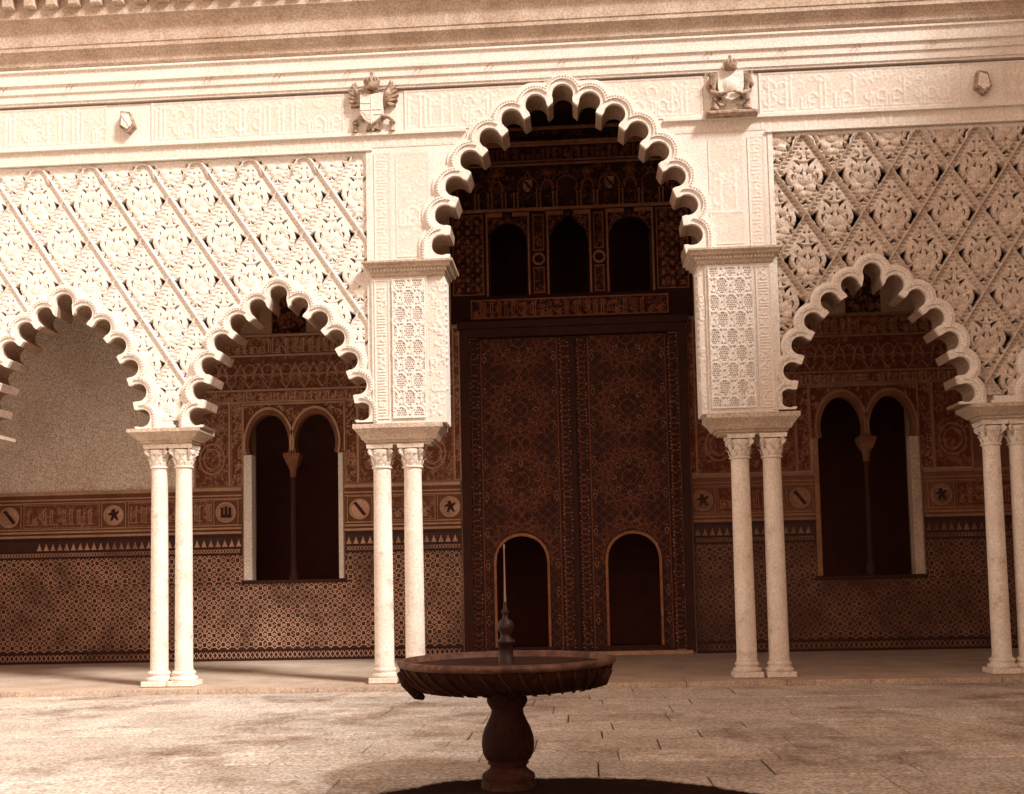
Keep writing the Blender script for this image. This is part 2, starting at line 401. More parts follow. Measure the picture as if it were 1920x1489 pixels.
# ================================================================== SETTING
# courtyard ground and paving
g = MB(); g.box(-30, 30, -40, -.24, ZG - .30, ZG - .02)
ground = g.build('ground', M_JOIN, None, 'structure'); ground['label'] = 'bedding under the courtyard paving'
rs = random.Random(3)
y = -.26; row = 0
while y > -8.4:
    dep = rs.uniform(.42, .66); x = -9. + rs.uniform(-.6, 0)
    lim = 1.2 + .62 * (y + 12.4)
    while x < 9:
        wd = rs.uniform(.55, 1.15)
        if -lim - 1.4 < x + wd / 2 < lim - .2:
            gp = .0055; j = lambda s=.006: rs.uniform(-s, s)
            x0, x1, y0, y1 = x + gp, x + wd - gp, y - dep + gp, y - gp
            z = ZG + j(.0022); zt = [z + j(.002) for _ in range(4)]
            c = [(x0 + j(), y0 + j(.004)), (x1 + j(), y0 + j(.004)), (x1 + j(), y1 + j(.004)), (x0 + j(), y1 + j(.004))]
            cx, cy = sum(p[0] for p in c) / 4, sum(p[1] for p in c) / 4; b = .008
            q = MB(); vs = [(p[0], p[1], ZG - .05) for p in c] + [(p[0], p[1], t - .006) for p, t in zip(c, zt)]
            vs += [(p[0] + (b if p[0] < cx else -b), p[1] + (b if p[1] < cy else -b), t) for p, t in zip(c, zt)]
            q.add(vs, [(0, 1, 5, 4), (1, 2, 6, 5), (2, 3, 7, 6), (3, 0, 4, 7), (4, 5, 9, 8), (5, 6, 10, 9), (6, 7, 11, 10), (7, 4, 8, 11), (8, 9, 10, 11)])
            q.build('paving_slab', M_PAVE, ground)
        x += wd
    y -= dep
far = MB(); far.box(-30, 30, -40, y - .004, ZG - .018, ZG - .004); far.box(-30, -8.4, y, -.26, ZG - .018, ZG - .004); far.box(8.2, 30, y, -.26, ZG - .018, ZG - .004)
far.build('outer_paving', M_PAVE, ground)

gf = MB(); gf.box(-XE, XE, .46, D, -.3, 0)
gfloor = gf.build('gallery_floor', M_GFLR, None, 'structure')
x = -XE
while x < XE - .1:
    wd = min(rs.uniform(.9, 1.5), XE - x)
    MB().box(x + .004, x + wd - .004, -.235, .455, -.3, rs.uniform(-.003, .0)).build('kerb_stone', M_GFLR, gfloor); x += wd
rf = MB(); rf.box(-XE, XE, WT + .005, D + .6, 8.62, 9.1); rf.build('gallery_ceiling', M_DARK, None, 'structure')
MB().box(XE, XE + .4, 0, D + .6, -.3, 9.1).build('gallery_end_wall', M_PLAS, None, 'structure')
e = MB()                                               # unseen archway, opened here to let more light onto the left plaster
for y0, y1, z0, z1 in ((0, .6, -.3, 9.1), (D - .35, D + .6, -.3, 9.1), (.6, D - .35, 5.2, 9.1)): e.box(-XE - .4, -XE, y0, y1, z0, z1)
e.build('gallery_end_wall', M_PLAS, None, 'structure')
# wing closing the court's sunny side, unseen; height and place set for shade
wg = MB(); wg.box(8.3, 9.0, -26, -.02, -.3, 11.7)
for z in (4.6, 8.6, 11.0): wg.box(8.2, 8.3, -26, -.6, z, z + .25)
wg.build('courtyard_wall', M_CORN, None, 'structure')
wl = MB(); wl.box(-10.8, -10.05, -26, 0, -.3, 9.2)
for z in (4.6, 8.6): wl.box(-10.05, -9.95, -26, 0, z, z + .25)
wl.build('courtyard_wall', M_STUC, None, 'structure')
rm = MB()
rm.box(-8, 8, D + 3.5, D + 3.6, -.3, 9); rm.box(-8, -7.9, D + .75, D + 3.5, -.3, 9); rm.box(7.9, 8, D + .75, D + 3.5, -.3, 9); rm.box(-8, 8, D + .75, D + 3.5, 8.9, 9); rm.box(-8, 8, D + .55, D + 3.5, -.35, -.05)
rm.build('room_wall', M_ROOM, None, 'structure')

# ================================================================== ARCADE FACADE
FA = thing('arcade_facade', 'pale carved stucco arcade front with lobed arches, lozenge panels and inscribed frieze', 'arcade', (0, 0, 3.0))

# upper wall and cornice
MB().box(-XE, XE, .004, WT, F1, 9.1).build('upper_wall', M_STUC, FA)
prof = [(0, 7.12), (-.035, 7.12), (-.035, 7.145), (-.05, 7.15), (-.05, 7.24), (-.07, 7.25), (-.07, 7.34), (-.095, 7.35), (-.095, 7.385), (-.085, 7.39), (-.085, 7.50), (-.11, 7.51), (-.11, 7.535)]
MB().extr_x(prof, -XE, XE).build('fascia', M_STUC, FA)
prof2 = [(-.11, 7.538), (-.13, 7.57), (-.135, 7.66), (-.17, 7.70), (-.21, 7.715), (-.21, 7.765), (-.22, 7.77), (-.225, 7.90), (-.24, 7.98), (-.28, 8.04), (-.33, 8.06), (-.33, 8.11), (-.32, 8.115), (-.32, 8.30), (-.43, 8.305), (-.43, 8.40), (-.49, 8.46), (-.49, 8.6), (.02, 8.7)]
CO = MB().extr_x(prof2, -XE, XE).build('cornice', M_CORN, FA)
db = MB(); db.bevbox(-.07, .07, -.41, -.322, 8.17, 8.30, .015); dm = db.mesh('dentil'); dm.materials.append(M_CORN)
x = -9.4
while x < 9.5:
    link('dentil', dm, CO, None, (x, 0, -3.0 - 0)) ; x += .272
for o in CO.children: o.location = (o.location.x, 0, -3.0)
hk = MB()
for q in (-.03, .03): hk.tube([(q, 0, .03), (q + .006, -.035, .02), (q + .004, -.045, -.01), (q - .01, -.03, -.025)], .005, 5)
hm = hk.mesh('iron_hook'); hm.materials.append(M_FILL)
for i in range(14): link('iron_hook', hm, FA, None, (-6.9 + i * .86, -.075, 7.31 - 3.0 - .0))

# frieze and its inscriptions
for x0, x1 in ((-XE, -XP - .002), (XP + .002, XE)): MB().box(x0, x1, .0, WT, F3, F1 - .024).build('frieze_wall', M_STUC, FA)
out_c = scallop(ARCH['centre'][0], .27, 4.9)
notc = lambda X, Z: ~inside(out_c, X, Z)
for x0, x1 in ((-7.9, -5.62), (-5.06, -2.68), (-1.94, -.42), (.36, 1.62), (2.28, 4.60), (5.1, 7.9)):
    R = Ras(x0, x1, F2 + .03, F1 - .03, 88); script_relief(R, .008, .08); border(R, .014, .012)
    R.obj('inscription', M_CARV, FA, -.004, notc)
for x0, x1 in ((-7.9, -1.28), (1.2, 7.9)):
    R = Ras(x0, x1, F3 + .03, F2 - .035, 70); script_relief(R, .006, .06, .3); R.obj('inscription', M_CARV, FA, -.004, notc)
fl = MB()
for x0, x1 in ((-XE, -1.2), (1.15, XE)): fl.box(x0, x1, -.045, -.0, F2 - .016, F2 + .018)
for x0, x1 in ((-XE, -XP + .02), (XP - .02, XE)): fl.box(x0, x1, -.03, .0, F3 - .005, F3 + .02)
fl.build('fillet', M_STUC, FA)

# central wall and the great arch
C, r, L, Ro, zb = ARCH['centre']
mid = scallop(C, .2, zb)
MB().plate([(-XP, zb), (-XP, F1 - .024), (XP, F1 - .024), (XP, zb)] + mid[::-1], 0, WT).build('portal_wall', M_STUC, FA)
def build_arch(key, name):
    C, r, L, Ro, zb = ARCH[key]
    op = opening(C, r, L, zb); t = (Ro - r)
    A = MB().plate(ring(op, scallop(C, r + t * .36, zb)), -.035, .02).build(name, M_STUC, FA)
    MB().plate(ring(op, scallop(C, r + t * .36, zb)), .021, WT + .01).build('intrados', M_INTR, A)
    MB().plate(ring(scallop(C, r + t * .36 + .001, zb), scallop(C, r + t * .68, zb)), -.055, .05).build('archivolt', M_STUC, A)
    MB().plate(ring(scallop(C, r + t * .68 + .001, zb), scallop(C, Ro, zb)), -.022, .1).build('archivolt', M_STUC, A)
    b = MB(); sc = scallop(C, r + t * .56, zb, 14); acc = 0; last = sc[0]
    for p, q in zip(sc[:-1], sc[1:]):
        l = math.hypot(q[0] - p[0], q[1] - p[1]); d = -acc
        while d + .034 <= l:
            d += .034; b.dome((p[0] + (q[0] - p[0]) * d / l, -.055, p[1] + (q[1] - p[1]) * d / l), .012, .014, 5)
        acc = l - d
    b.build('bead_moulding', M_STUC, A, 'stuff')
build_arch('centre', 'lobed_arch')
for k in 'bcad': build_arch(k, 'lobed_arch')

# carved fields beside the great arch
for s in (-1, 1):
    xs = sorted((s * 1.66, s * 2.06)); R = Ras(xs[0], xs[1], 5.05, F3 - .05, 80); scroll_relief(R, .005, 60, (.03, .08)); script_relief(R, .006, .3); border(R, .012, .006)
    R.obj('carved_field', M_CARV, FA, -.003, notc)
    xs = sorted((s * 2.12, s * 2.32)); R = Ras(xs[0], xs[1], 4.99, F3 - .04, 88)
    z = 5.02; q = random.Random(5 + s)
    while z < F3 - .1:
        a = xs[0] + .04; b_ = xs[1] - .04; R.line(a, z, b_ - q.uniform(0, .05), z, .013, .008)
        if q.random() < .4: R.arc((a + b_) / 2, z + .03, .03, 0, 5, .012, .008); z += .05
        z += q.uniform(.032, .05)
    border(R, .012, .01); R.obj('inscription', M_CARV, FA, -.003)

# lozenge panels
LA, LB = .332, .5
VOIDS = [[(.018, .024), (.03, .002), (.052, -.02), (.022, -.044), (.028, -.02)], [(.024, .20), (.04, .165), (.067, .158), (.03, .143)],
         [(.124, .142), (.088, .14), (.052, .112), (.057, .068), (.08, .104)], [(.118, .07), (.128, .05), (.122, .026), (.108, .034)],
         [(.116, -.03), (.15, -.036), (.154, -.075), (.133, -.108), (.140, -.07), (.134, -.05)],
         [(.202, .004), (.282, -.044), (.242, -.108), (.204, -.165), (.186, -.146), (.217, -.085), (.213, -.038)],
         [(.135, -.17), (.175, -.235), (.160, -.244), (.128, -.2)], [(.060, -.318), (.114, -.354), (.096, -.367), (.062, -.336)],
         [(.002, -.34), (.060, -.405), (.022, -.378), (.002, -.372)], [(.018, .275), (.032, .288), (.046, .275), (.032, .262)], [(.0, -.195), (.016, -.205), (.0, -.22), (-.002, -.205)]]
LEAVES = [(0, -.09, .078, .072), (.09, .035, .058, .052), (.165, -.06, .045, .085), (.03, .13, .045, .022), (.07, -.20, .05, .04), (.035, -.27, .04, .035), (.05, .235, .03, .03), (.11, -.04, .022, .03)]
def poly_sd(P, X, Z):
    d = np.full(X.shape, 9.)
    for (ax_, az_), (bx_, bz_) in zip(P, P[1:] + P[:1]):
        ux, uz = bx_ - ax_, bz_ - az_; t = np.clip(((X - ax_) * ux + (Z - az_) * uz) / (ux * ux + uz * uz), 0, 1)
        d = np.minimum(d, np.hypot(X - ax_ - t * ux, Z - az_ - t * uz))
    return np.where(inside(P, X, Z), -d, d)
def lozenge_heights(x, z, grow=1., jit=None):
    """carving depth in one lozenge: raised ribs, palmette, pierced voids"""
    ax = np.abs(x); de = (1 - ax / LA - np.abs(z) / LB) * LA * LB / math.hypot(LA, LB)
    h = np.full(x.shape, .084)
    for cx, cz, rx, rz in LEAVES:                      # rounded leaves, each standing a little proud
        q = np.hypot((ax - cx) / rx, (z - cz) / rz); h = np.maximum(h, .084 + (.009 if grow < 1 else .018) * np.sqrt(np.clip(1 - q * q, 0, 1)))
    ro = np.hypot(x, z + .09); th = np.arctan2(z + .09, x); h += np.where(ro < .055, .005 * np.cos(9 * th) * (ro / .055), 0)
    al = np.abs(z) * LA / math.hypot(LA, LB) + ax * LB / math.hypot(LA, LB) * 0 + (np.abs(z) / LB) * .55
    pit = (np.sin(al * 84) > .1) & (de > .022) & (de < .058); soft = .45 if grow < 1 else .8
    h -= soft * (np.where(pit, .020, 0) + np.where((de > .016) & (de < .064), .010, 0))
    for P in VOIDS:
        mx, mz = sum(p[0] for p in P) / len(P), sum(p[1] for p in P) / len(P)
        for sg in (-1, 1):
            f = grow * jit.uniform(.85, 1.18); dx, dz = jit.uniform(-.004, .004), jit.uniform(-.004, .004)
            Q = [(mx + dx + (px - mx) * f, mz + dz + (pz - mz) * f) for px, pz in P]
            k = np.clip(.5 - poly_sd(Q, sg * x, z) / .005, 0, 1); h = h * (1 - k)
    wave = .004 * np.sin((np.abs(z) + .5) * 84)
    rib = np.clip((.012 + wave - de) / .006, 0, 1); h = h * (1 - rib) + ((.106 if grow < 1 else .112) + .008 * np.clip(1 - de / .012, 0, 1)) * rib
    return h
NL = 100
S_, T_ = np.meshgrid(np.linspace(0, 1, NL), np.linspace(0, 1, NL)); LXg = (S_ - T_) * LA; LZg = (S_ + T_ - 1) * LB
LIDX = np.arange(NL * NL).reshape(NL, NL); LF = np.stack([LIDX[:-1, :-1], LIDX[:-1, 1:], LIDX[1:, 1:], LIDX[1:, :-1]], -1)
def loz_variant(seed, grow, mt):
    """one cell of the panel: the same motif carved by hand each time"""
    LH = lozenge_heights(LXg, LZg, grow, random.Random(seed))
    V = np.stack([LXg, .115 - LH, LZg], -1).reshape(-1, 3); T = np.clip((LH - .02) / .05, 0, 1).reshape(-1)
    me = grid_mesh('lozenge', V, LF.reshape(-1, 4), T); me.materials.append(mt); return me, V, T
LOZ = {-1: [loz_variant(k, .80, M_LOZE) for k in range(5)], 1: [loz_variant(10 + k, 1.10, M_LOZS) for k in range(5)]}
def sebka(side):
    keys = ('b', 'a') if side < 0 else ('c', 'd')
    xin, xout = XP + .05, 7.9
    arches = [scallop(ARCH[k][0], ARCH[k][3] - .05, 2.9) for k in keys]
    ops = [scallop(ARCH[k][0], ARCH[k][1] + (ARCH[k][3] - ARCH[k][1]) * .5, 3.075) for k in keys]
    # backing with the two arch openings bitten out of its lower edge
    order = sorted(ops, key=lambda o: o[0][0]); bottom = [p for o in order for p in o]
    xs = sorted((side * XP, side * 8.6)); P = [(xs[0], 3.075)] + bottom + [(xs[1], 3.075), (xs[1], F3), (xs[0], F3)]
    SP = MB().plate(P, .115, WT).build('lozenge_panel', M_CARV, FA)
    off = -3.18 if side < 0 else 2.78
    z0 = 5.93 if side < 0 else 5.89
    for i in range(-14, 15):
        for jz in range(-1, 7):
            cx, cz = off + i * LA, z0 - jz * LB
            if (i + jz) % 2: continue
            X, Z = LXg + cx, LZg + cz
            ok = (np.abs(X) > xin) & (np.abs(X) < xout) & (X * side > 0) & (Z < F3 - .045) & (Z > 3.17)
            for a in arches: ok &= ~inside(a, X, Z)
            q = ok[:-1, :-1] & ok[1:, :-1] & ok[:-1, 1:] & ok[1:, 1:]
            if q.sum() < 12: continue
            me, LV, LT = LOZ[side][rng.integers(5)]
            if not q.all():
                me = grid_mesh('lozenge', LV, LF[q], LT); me.materials.append(M_LOZE if side < 0 else M_LOZS)
            link('lozenge', me, SP, None, (cx, 0, cz - 3.0))
    # round heads over the top row, frame mouldings
    for i in range(-14, 15):
        cx = off + i * 2 * LA
        if not (xin + .15 < abs(cx) < xout - .2 and cx * side > 0): continue
        pts = [(cx - .15, .022, F3 - .24)] + [(cx - .125 * math.cos(PI * k / 8), .016, F3 - .16 + .125 * math.sin(PI * k / 8)) for k in range(9)] + [(cx + .15, .022, F3 - .24)]
        MB().tube(pts, .012, 6).build('lozenge_head', M_CARV, SP)
    fm = MB(); xs = sorted((side * XP, side * (XP + .055))); fm.box(xs[0], xs[1], -.01, .12, 3.08, F3 - .006)
    xs = sorted((side * XP, side * 7.95)); fm.box(xs[0], xs[1], .03, .12, F3 - .05, F3 - .006)
    fm.build('panel_frame', M_STUC, SP)
sebka(-1); sebka(1)

# piers beside the portal
def pier(s):
    xi, xo = 1.50, 2.36; x = lambda a, b: sorted((s * a, s * b)); pl = 1.69 if s < 0 else 1.57
    a, b = x(pl, xo); P = MB().box(a, b, -.04, WT, 3.05, 4.80).build('pier', M_STUC, FA)
    # pierced honeycomb field
    a, b = x(pl + .03, 2.12); R = Ras(a, b, 3.1, 4.77, 130, .014); cw = .205; ch = .40; n = 2 if s < 0 else 3
    a0 = a + ((b - a) - n * cw) / 2
    for j in range(-1, 10):
        for i in range(-1, n + 1):
            cx = a0 + cw / 2 + i * cw + (cw / 2 if j % 2 else 0); cz = 3.14 + j * ch / 2
            for u0 in range(-3, 4):
                for v0 in range(-4, 5):
                    u, v = u0 * .024 + (.012 if v0 % 2 else 0), v0 * .026
                    if (u / .064) ** 2 + (v / .09) ** 2 < .95: R.ell(cx + u + rng.uniform(-.003, .003), cz + v, .0068, .0095, rng.uniform(-.8, .8), .001, True)
            for du, dv in ((.085, .075), (-.085, .075), (.085, -.075), (-.085, -.075), (.0, .155), (.03, .18), (-.03, .18), (.1, .1), (-.1, .1), (.1, .0), (-.1, .0)):
                R.ell(cx + du + rng.uniform(-.006, .006), cz + dv + rng.uniform(-.006, .006), .006, .011, rng.uniform(-1, 1), .002, True)
            R.oval(cx, cz, .072, .100, .011, .022)
            R.arc(cx - .03, cz - .125, .022, 0, 5, .011, .023); R.arc(cx + .03, cz - .125, .022, -2, 3, .011, .023)
            R.ell(cx, cz + .14, .012, .02, 0, .022)
    border(R, .016, .022); R.obj('carved_panel', M_LOZE, P, -.042, tone=lambda A: .12 + .9 * A / .014)
    a, b = x(2.15, 2.33); R = Ras(a, b, 3.1, 4.77, 110)
    z = 3.15; q = random.Random(9 + s)
    while z < 4.7:
        t = q.random()
        if t < .6: R.line(a + .04, z, b - .035 - q.uniform(0, .03), z, .012, .012); z += .034
        else: R.arc((a + b) / 2 + q.uniform(-.02, .02), z + .03, .032, q.uniform(0, 3), q.uniform(5, 8), .012, .012); R.line(a + .04, z, b - .09, z + .05, .011, .012); z += .075
    border(R, .013, .012); R.obj('inscription', M_CARV, P, -.042)
    # carved return with broken knots on its edge
    a, b = x(1.49, pl - .002); MB().box(a, b, -.02, WT, 3.05, 4.80).build('pier_return', M_STUC, P)
    a, b = x(1.50, pl - .012); R = Ras(a, b, 3.1, 4.78, 100); scroll_relief(R, .012, 190, (.02, .05), .012); R.obj('carved_return', M_CARV, P, -.022)
    kn = MB(); q = random.Random(3 + s); z = 3.35
    while z < 4.75:
        if z > 3.7 or q.random() < .3: kn.lathe([(.004, -.03), (.02 * q.uniform(.7, 1.3), -.012), (.024 * q.uniform(.7, 1.3), .008), (.006, .03)], (s * 1.487, .03, z), 8)
        z += q.uniform(.05, .1)
    kn.build('edge_knots', M_STUC, P, 'stuff')
    # moulded cap with beads
    cp = MB(); pf = [(.0, 4.80), (.02, 4.815), (.02, 4.845), (.05, 4.855), (.05, 4.885), (.09, 4.90), (.09, 4.925), (.125, 4.945), (.125, 4.968), (.0, 4.972)]
    cx = s * (1.50 + 2.33) / 2; cp.rect_prof(cx, .18, (2.33 - 1.50) / 2, .23, pf)
    cp = cp.build('pier_cap', M_CORN, P)
    bd = MB()
    for i in range(23): bd.dome((s * (1.47 + i * .040), -.102, 4.872), .013, .016, 6)
    bd.build('bead_moulding', M_STUC, cp)
pier(-1); pier(1)

# imposts
def impost(xc, hx, zb, zt):
    h = zt - zb; hx -= .09
    pf = [(-.06, zb), (-.06, zb + .02), (-.03, zb + .03), (-.03, zb + .05), (.0, zb + .06), (.03, zb + h * .5), (.075, zb + h * .72), (.09, zb + h * .78), (.09, zt), (.0, zt + .004)]
    I = MB().rect_prof(xc, WT / 2, hx, .19, pf).build('impost', M_CORN, FA)
    return I
for s in (-1, 1):
    impost(s * 2.07, .53, 2.81, 3.047)
    I = impost(s * 4.93 + .04, .44, 2.885, 3.072)
    MB().box(s * 4.93 - .17, s * 4.93 + .17, -.03, WT, 3.076, 3.115).build('impost_step', M_STUC, I)
    MB().box(s * 4.93 - .13, s * 4.93 + .13, -.0, WT, 3.118, 3.165).build('impost_step', M_STUC, I)
    impost(s * 7.44, .45, 2.885, 3.072)
MB().box(-XE, -8.55, 0, WT, -.0, F3).build('end_pier', M_STUC, FA); MB().box(8.55, XE, 0, WT, -.0, F3).build('end_pier', M_STUC, FA)
en = MB()
for s in (-1, 1): en.box(min(s * 7.9, s * 8.6), max(s * 7.9, s * 8.6), .0, WT, 3.075, F3 - .01)

# ------------------------------------------------------------------ coats of arms
def shield_pts(cx, cz, w, h):
    P = [(-.5, .5), (-.5, -.05), (-.46, -.2), (-.36, -.34), (-.2, -.45), (0, -.52), (.2, -.45), (.36, -.34), (.46, -.2), (.5, -.05), (.5, .5), (.25, .53), (0, .5), (-.25, .53)]
    return [(cx + x * w, cz + z * h) for x, z in P]
def crown(parent, x, y, z, k):
    c = MB(); c.lathe([(.075 * k, 0), (.095 * k, .03 * k), (.085 * k, .05 * k), (.10 * k, .08 * k), (.06 * k, .13 * k), (.03 * k, .17 * k), (.02 * k, .2 * k), (.028 * k, .215 * k), (.0, .235 * k)], (x, y, z), 14)
    for i in range(7):
        a = PI * i / 6; c.lathe([(.012 * k, 0), (.018 * k, .03 * k), (.003 * k, .06 * k)], (x + .092 * k * math.cos(a), y - .092 * k * math.sin(a), z + .08 * k), 6)
    return c.build('crown', M_ARMS, parent)
def pillar(parent, x, y, z0, z1, r):
    h = z1 - z0
    return MB().lathe([(r * 1.7, z0), (r * 1.7, z0 + h * .08), (r * 1.2, z0 + h * .12), (r, z0 + h * .2), (r * .9, z0 + h * .7), (r * 1.2, z0 + h * .76), (r * 1.7, z0 + h * .86), (r * 1.8, z1)], (x, y, 0), 12).build('emblem_pillar', M_ARMS, parent)
def eagle_arms(cx, cz):
    E_ = MB().box(cx - .285, cx + .285, -.012, .0, cz - .285, cz + .285).build('coat_of_arms', M_STUC, FA)
    S = MB().plate(shield_pts(cx - .01, cz - .03, .27, .34), -.13, -.01).build('shield', M_STUC, E_)
    q = MB()
    for x0, z0, x1, z1 in ((-.13, -.02, .12, -.02), (0, .14, 0, -.19), (-.13, .07, -.0, .06), (.03, -.08, .12, -.08)): q.strap((cx - .01 + x0, cz - .03 + z0), (cx - .01 + x1, cz - .03 + z1), -.131, .016, .008)
    for i in range(4): q.strap((cx - .12 + i * .03, cz - .06 - i * .012), (cx - .05 + i * .02, cz - .17 - i * .004), -.131, .009, .006)
    q.build('shield_relief', M_STUC, S)
    for s in (-1, 1):                                  # wings of separate feathers
        for i in range(7):
            t = i / 6; bx, bz = cx + s * (.145 + .045 * (1 - t)), cz + .06 + .15 * (1 - t)
            a = math.radians(78 - 92 * t); l = .13 + .03 * math.sin(t * PI); dx, dz = s * math.cos(a) * l, math.sin(a) * l
            nx, nz = norm(-dz, dx); wv = .015
            MB().plate([(bx - nx * wv, bz - nz * wv), (bx + dx * .7 - nx * wv, bz + dz * .7 - nz * wv), (bx + dx, bz + dz), (bx + dx * .7 + nx * wv, bz + dz * .7 + nz * wv), (bx + nx * wv, bz + nz * wv)][:: (1 if s > 0 else -1)], -.075 - .006 * (i % 2), -.01).build('feather', M_ARMS, E_)
        MB().tube([(cx + s * .13, -.05, cz + .02), (cx + s * .17, -.085, cz + .12), (cx + s * .2, -.075, cz + .23)], [.035, .04, .02], 8).build('wing', M_ARMS, E_)
        MB().tube([(cx + s * .1, -.05, cz - .12), (cx + s * .17, -.08, cz - .12), (cx + s * .24, -.05, cz - .16)], [.04, .025, .012], 8).build('talon', M_ARMS, E_)
        pillar(E_, cx + s * .225, -.04, cz - .285, cz - .17, .022)
        # head with beak
        MB().tube([(cx + s * .02, -.08, cz + .13), (cx + s * .045, -.10, cz + .19), (cx + s * .09, -.10, cz + .21), (cx + s * .125, -.09, cz + .185)], [.03, .032, .022, .005], 8).build('eagle_head', M_ARMS, E_)
    MB().plate([(cx - .06, cz - .20), (cx, cz - .16), (cx + .06, cz - .20), (cx + .09, cz - .275), (cx + .02, cz - .25), (cx, cz - .285), (cx - .03, cz - .25), (cx - .09, cz - .275)][::-1], -.07, -.01).build('tail', M_ARMS, E_)
    crown(E_, cx + .0, -.12, cz + .2, .95)
eagle_arms(-2.31, 6.87)
def pillar_arms(cx, cz):
    E_ = MB().box(cx - .285, cx + .285, -.012, .0, cz - .285, cz + .285).build('coat_of_arms', M_STUC, FA)
    S = MB().plate(shield_pts(cx - .0, cz + .03, .30, .34), -.11, -.01).build('shield', M_STUC, E_)
    MB().dome((cx, -.11, cz + .04), .1, .03, 12).build('boss', M_STUC, S)
    for s in (-1, 1):
        pillar(E_, cx + s * .19, -.07, cz - .25, cz + .16, .03)
        MB().tube([(cx + s * .25, -.02, cz + .22), (cx + s * .22, -.06, cz + .14), (cx + s * .26, -.04, cz + .06), (cx + s * .22, -.06, cz - .02), (cx + s * .12, -.12, cz - .08), (cx + s * .02, -.14, cz - .05)], [.02, .03, .025, .03, .025, .012], 7).build('ribbon', M_ARMS, E_)
        MB().tube([(cx + s * .12, -.05, cz - .1), (cx + s * .2, -.09, cz - .15), (cx + s * .13, -.09, cz - .2), (cx + s * .06, -.05, cz - .18)], [.02, .026, .024, .01], 7).build('scroll', M_ARMS, E_)
    crown(E_, cx + .0, -.12, cz + .205, .8)
    MB().bevbox(cx - .30, cx + .30, -.15, -.013, cz - .335, cz - .275, .02).build('ledge', M_ARMS, E_)
pillar_arms(1.94, 6.885)
def small_arms(cx, cz, tilt):
    c, s_ = math.cos(tilt), math.sin(tilt); P = [(-.075, .13), (.04, .11), (.1, -.06), (.02, -.15), (-.09, -.07)]
    P = [(cx + x * c - z * s_, cz + x * s_ + z * c) for x, z in P]
    S = MB().plate(P[::-1], -.085, -.0).build('coat_of_arms', M_ARMS, FA)
    Q = [(cx + (x - cx) * .72, cz + (z - cz) * .72) for x, z in P]; MB().plate(Q[::-1], -.10, -.086).build('shield', M_STUC, S)
    MB().strap((cx - .05, cz + .07), (cx + .05, cz - .08), -.101, .03, .01).build('bend', M_STUC, S)
small_arms(-5.34, 6.85, .0); small_arms(4.84, 6.83, -.1)

# ================================================================== COLUMNS
def make_column(zc, base_h, r0=.110):
    t = thing('column', '', 'column', (0, 0, 0))
    zt = zc + .265
    MB().bevbox(-.165, .165, -.165, .165, .0, .062, .006).build('plinth', M_MARB, t)
    MB().lathe([(.155, .064), (.163, .078), (.163, .095), (.15, .108), (.132, .112), (.128, .13), (.14, .142), (.142, .158), (.13, .17), (.122, .178), (.119, base_h + .005)], (0, 0, 0), 28).build('base', M_MARB, t)
    MB().lathe([(r0 + .010, base_h + .007), (r0 + .006, base_h + .05), (r0 + .004, base_h + .6), (r0 - .0, zc - .9), (r0 - .006, zc - .06), (r0 - .003, zc - .012)], (0, 0, 0), 32).build('shaft', M_MARB, t)
    cpn = MB().lathe([(r0 + .012, zc - .01), (r0 + .017, zc), (r0 + .012, zc + .012), (r0 - .002, zc + .016), (r0 + .0, zc + .09), (r0 + .012, zc + .15), (r0 + .04, zc + .205), (r0 + .03, zc + .21)], (0, 0, 0), 28).build('capital', M_MARB, t)
    lf = MB()
    for tier, n, z0, h, o in ((0, 8, zc + .016, .085, 0), (1, 8, zc + .05, .12, PI / 8)):
        for k in range(n):
            a = 2 * PI * k / n + o; ca, sa = math.cos(a), math.sin(a); vs = []; fs = []
            pr = [(r0 - .002, 0, .032), (r0 + .012, .35, .036), (r0 + .02, .7, .03), (r0 + .038, .95, .02), (r0 + .05, .88, .008)]
            for rr, q, wv in pr:
                z = z0 + h * q; vs += [(rr * ca - wv * sa, rr * sa + wv * ca, z), ((rr + .008) * ca, (rr + .008) * sa, z), (rr * ca + wv * sa, rr * sa - wv * ca, z)]
            for i in range(4):
                b = 3 * i; fs += [(b, b + 1, b + 4, b + 3), (b + 1, b + 2, b + 5, b + 4)]
            lf.add(vs, fs)
    lf.build('leaves', M_MARB, cpn)
    for k in range(4):
        a = PI / 4 + k * PI / 2; ca, sa = math.cos(a), math.sin(a); rr = r0 + .052; v = MB()
        pts = []
        for i in range(15):
            q = i / 14; th = -PI / 2 + q * 3.6 * PI; ra = .036 * (1 - .75 * q)
            e = rr + ra * math.cos(th); pts.append((e * ca, e * sa, zc + .19 + ra * math.sin(th)))
        v.tube([(r0 * ca, r0 * sa, zc + .10)] + pts, [.012] + [.015] * 15, 6); v.build('volute', M_MARB, cpn)
    P = []
    hw = r0 + .045
    for k in range(4):
        a = k * PI / 2
        for q in (-1, -.5, 0, .5, 1):
            d = hw - .022 * (1 - q * q); x, y = d, q * hw; P.append((x * math.cos(a) - y * math.sin(a), x * math.sin(a) + y * math.cos(a)))
    ab = MB(); n = len(P); ab.add([(x, y, zc + .222) for x, y in P] + [(x * 1.04, y * 1.04, zt + .004) for x, y in P], [(i, (i + 1) % n, (i + 1) % n + n, i + n) for i in range(n)] + [list(range(n))[::-1], list(range(n, 2 * n))])
    ab.build('abacus', M_MARB, cpn)
    return t
ci = make_column(2.545, .185); co = make_column(2.62, .175, .100)
GC = 'marble columns of the arcade'
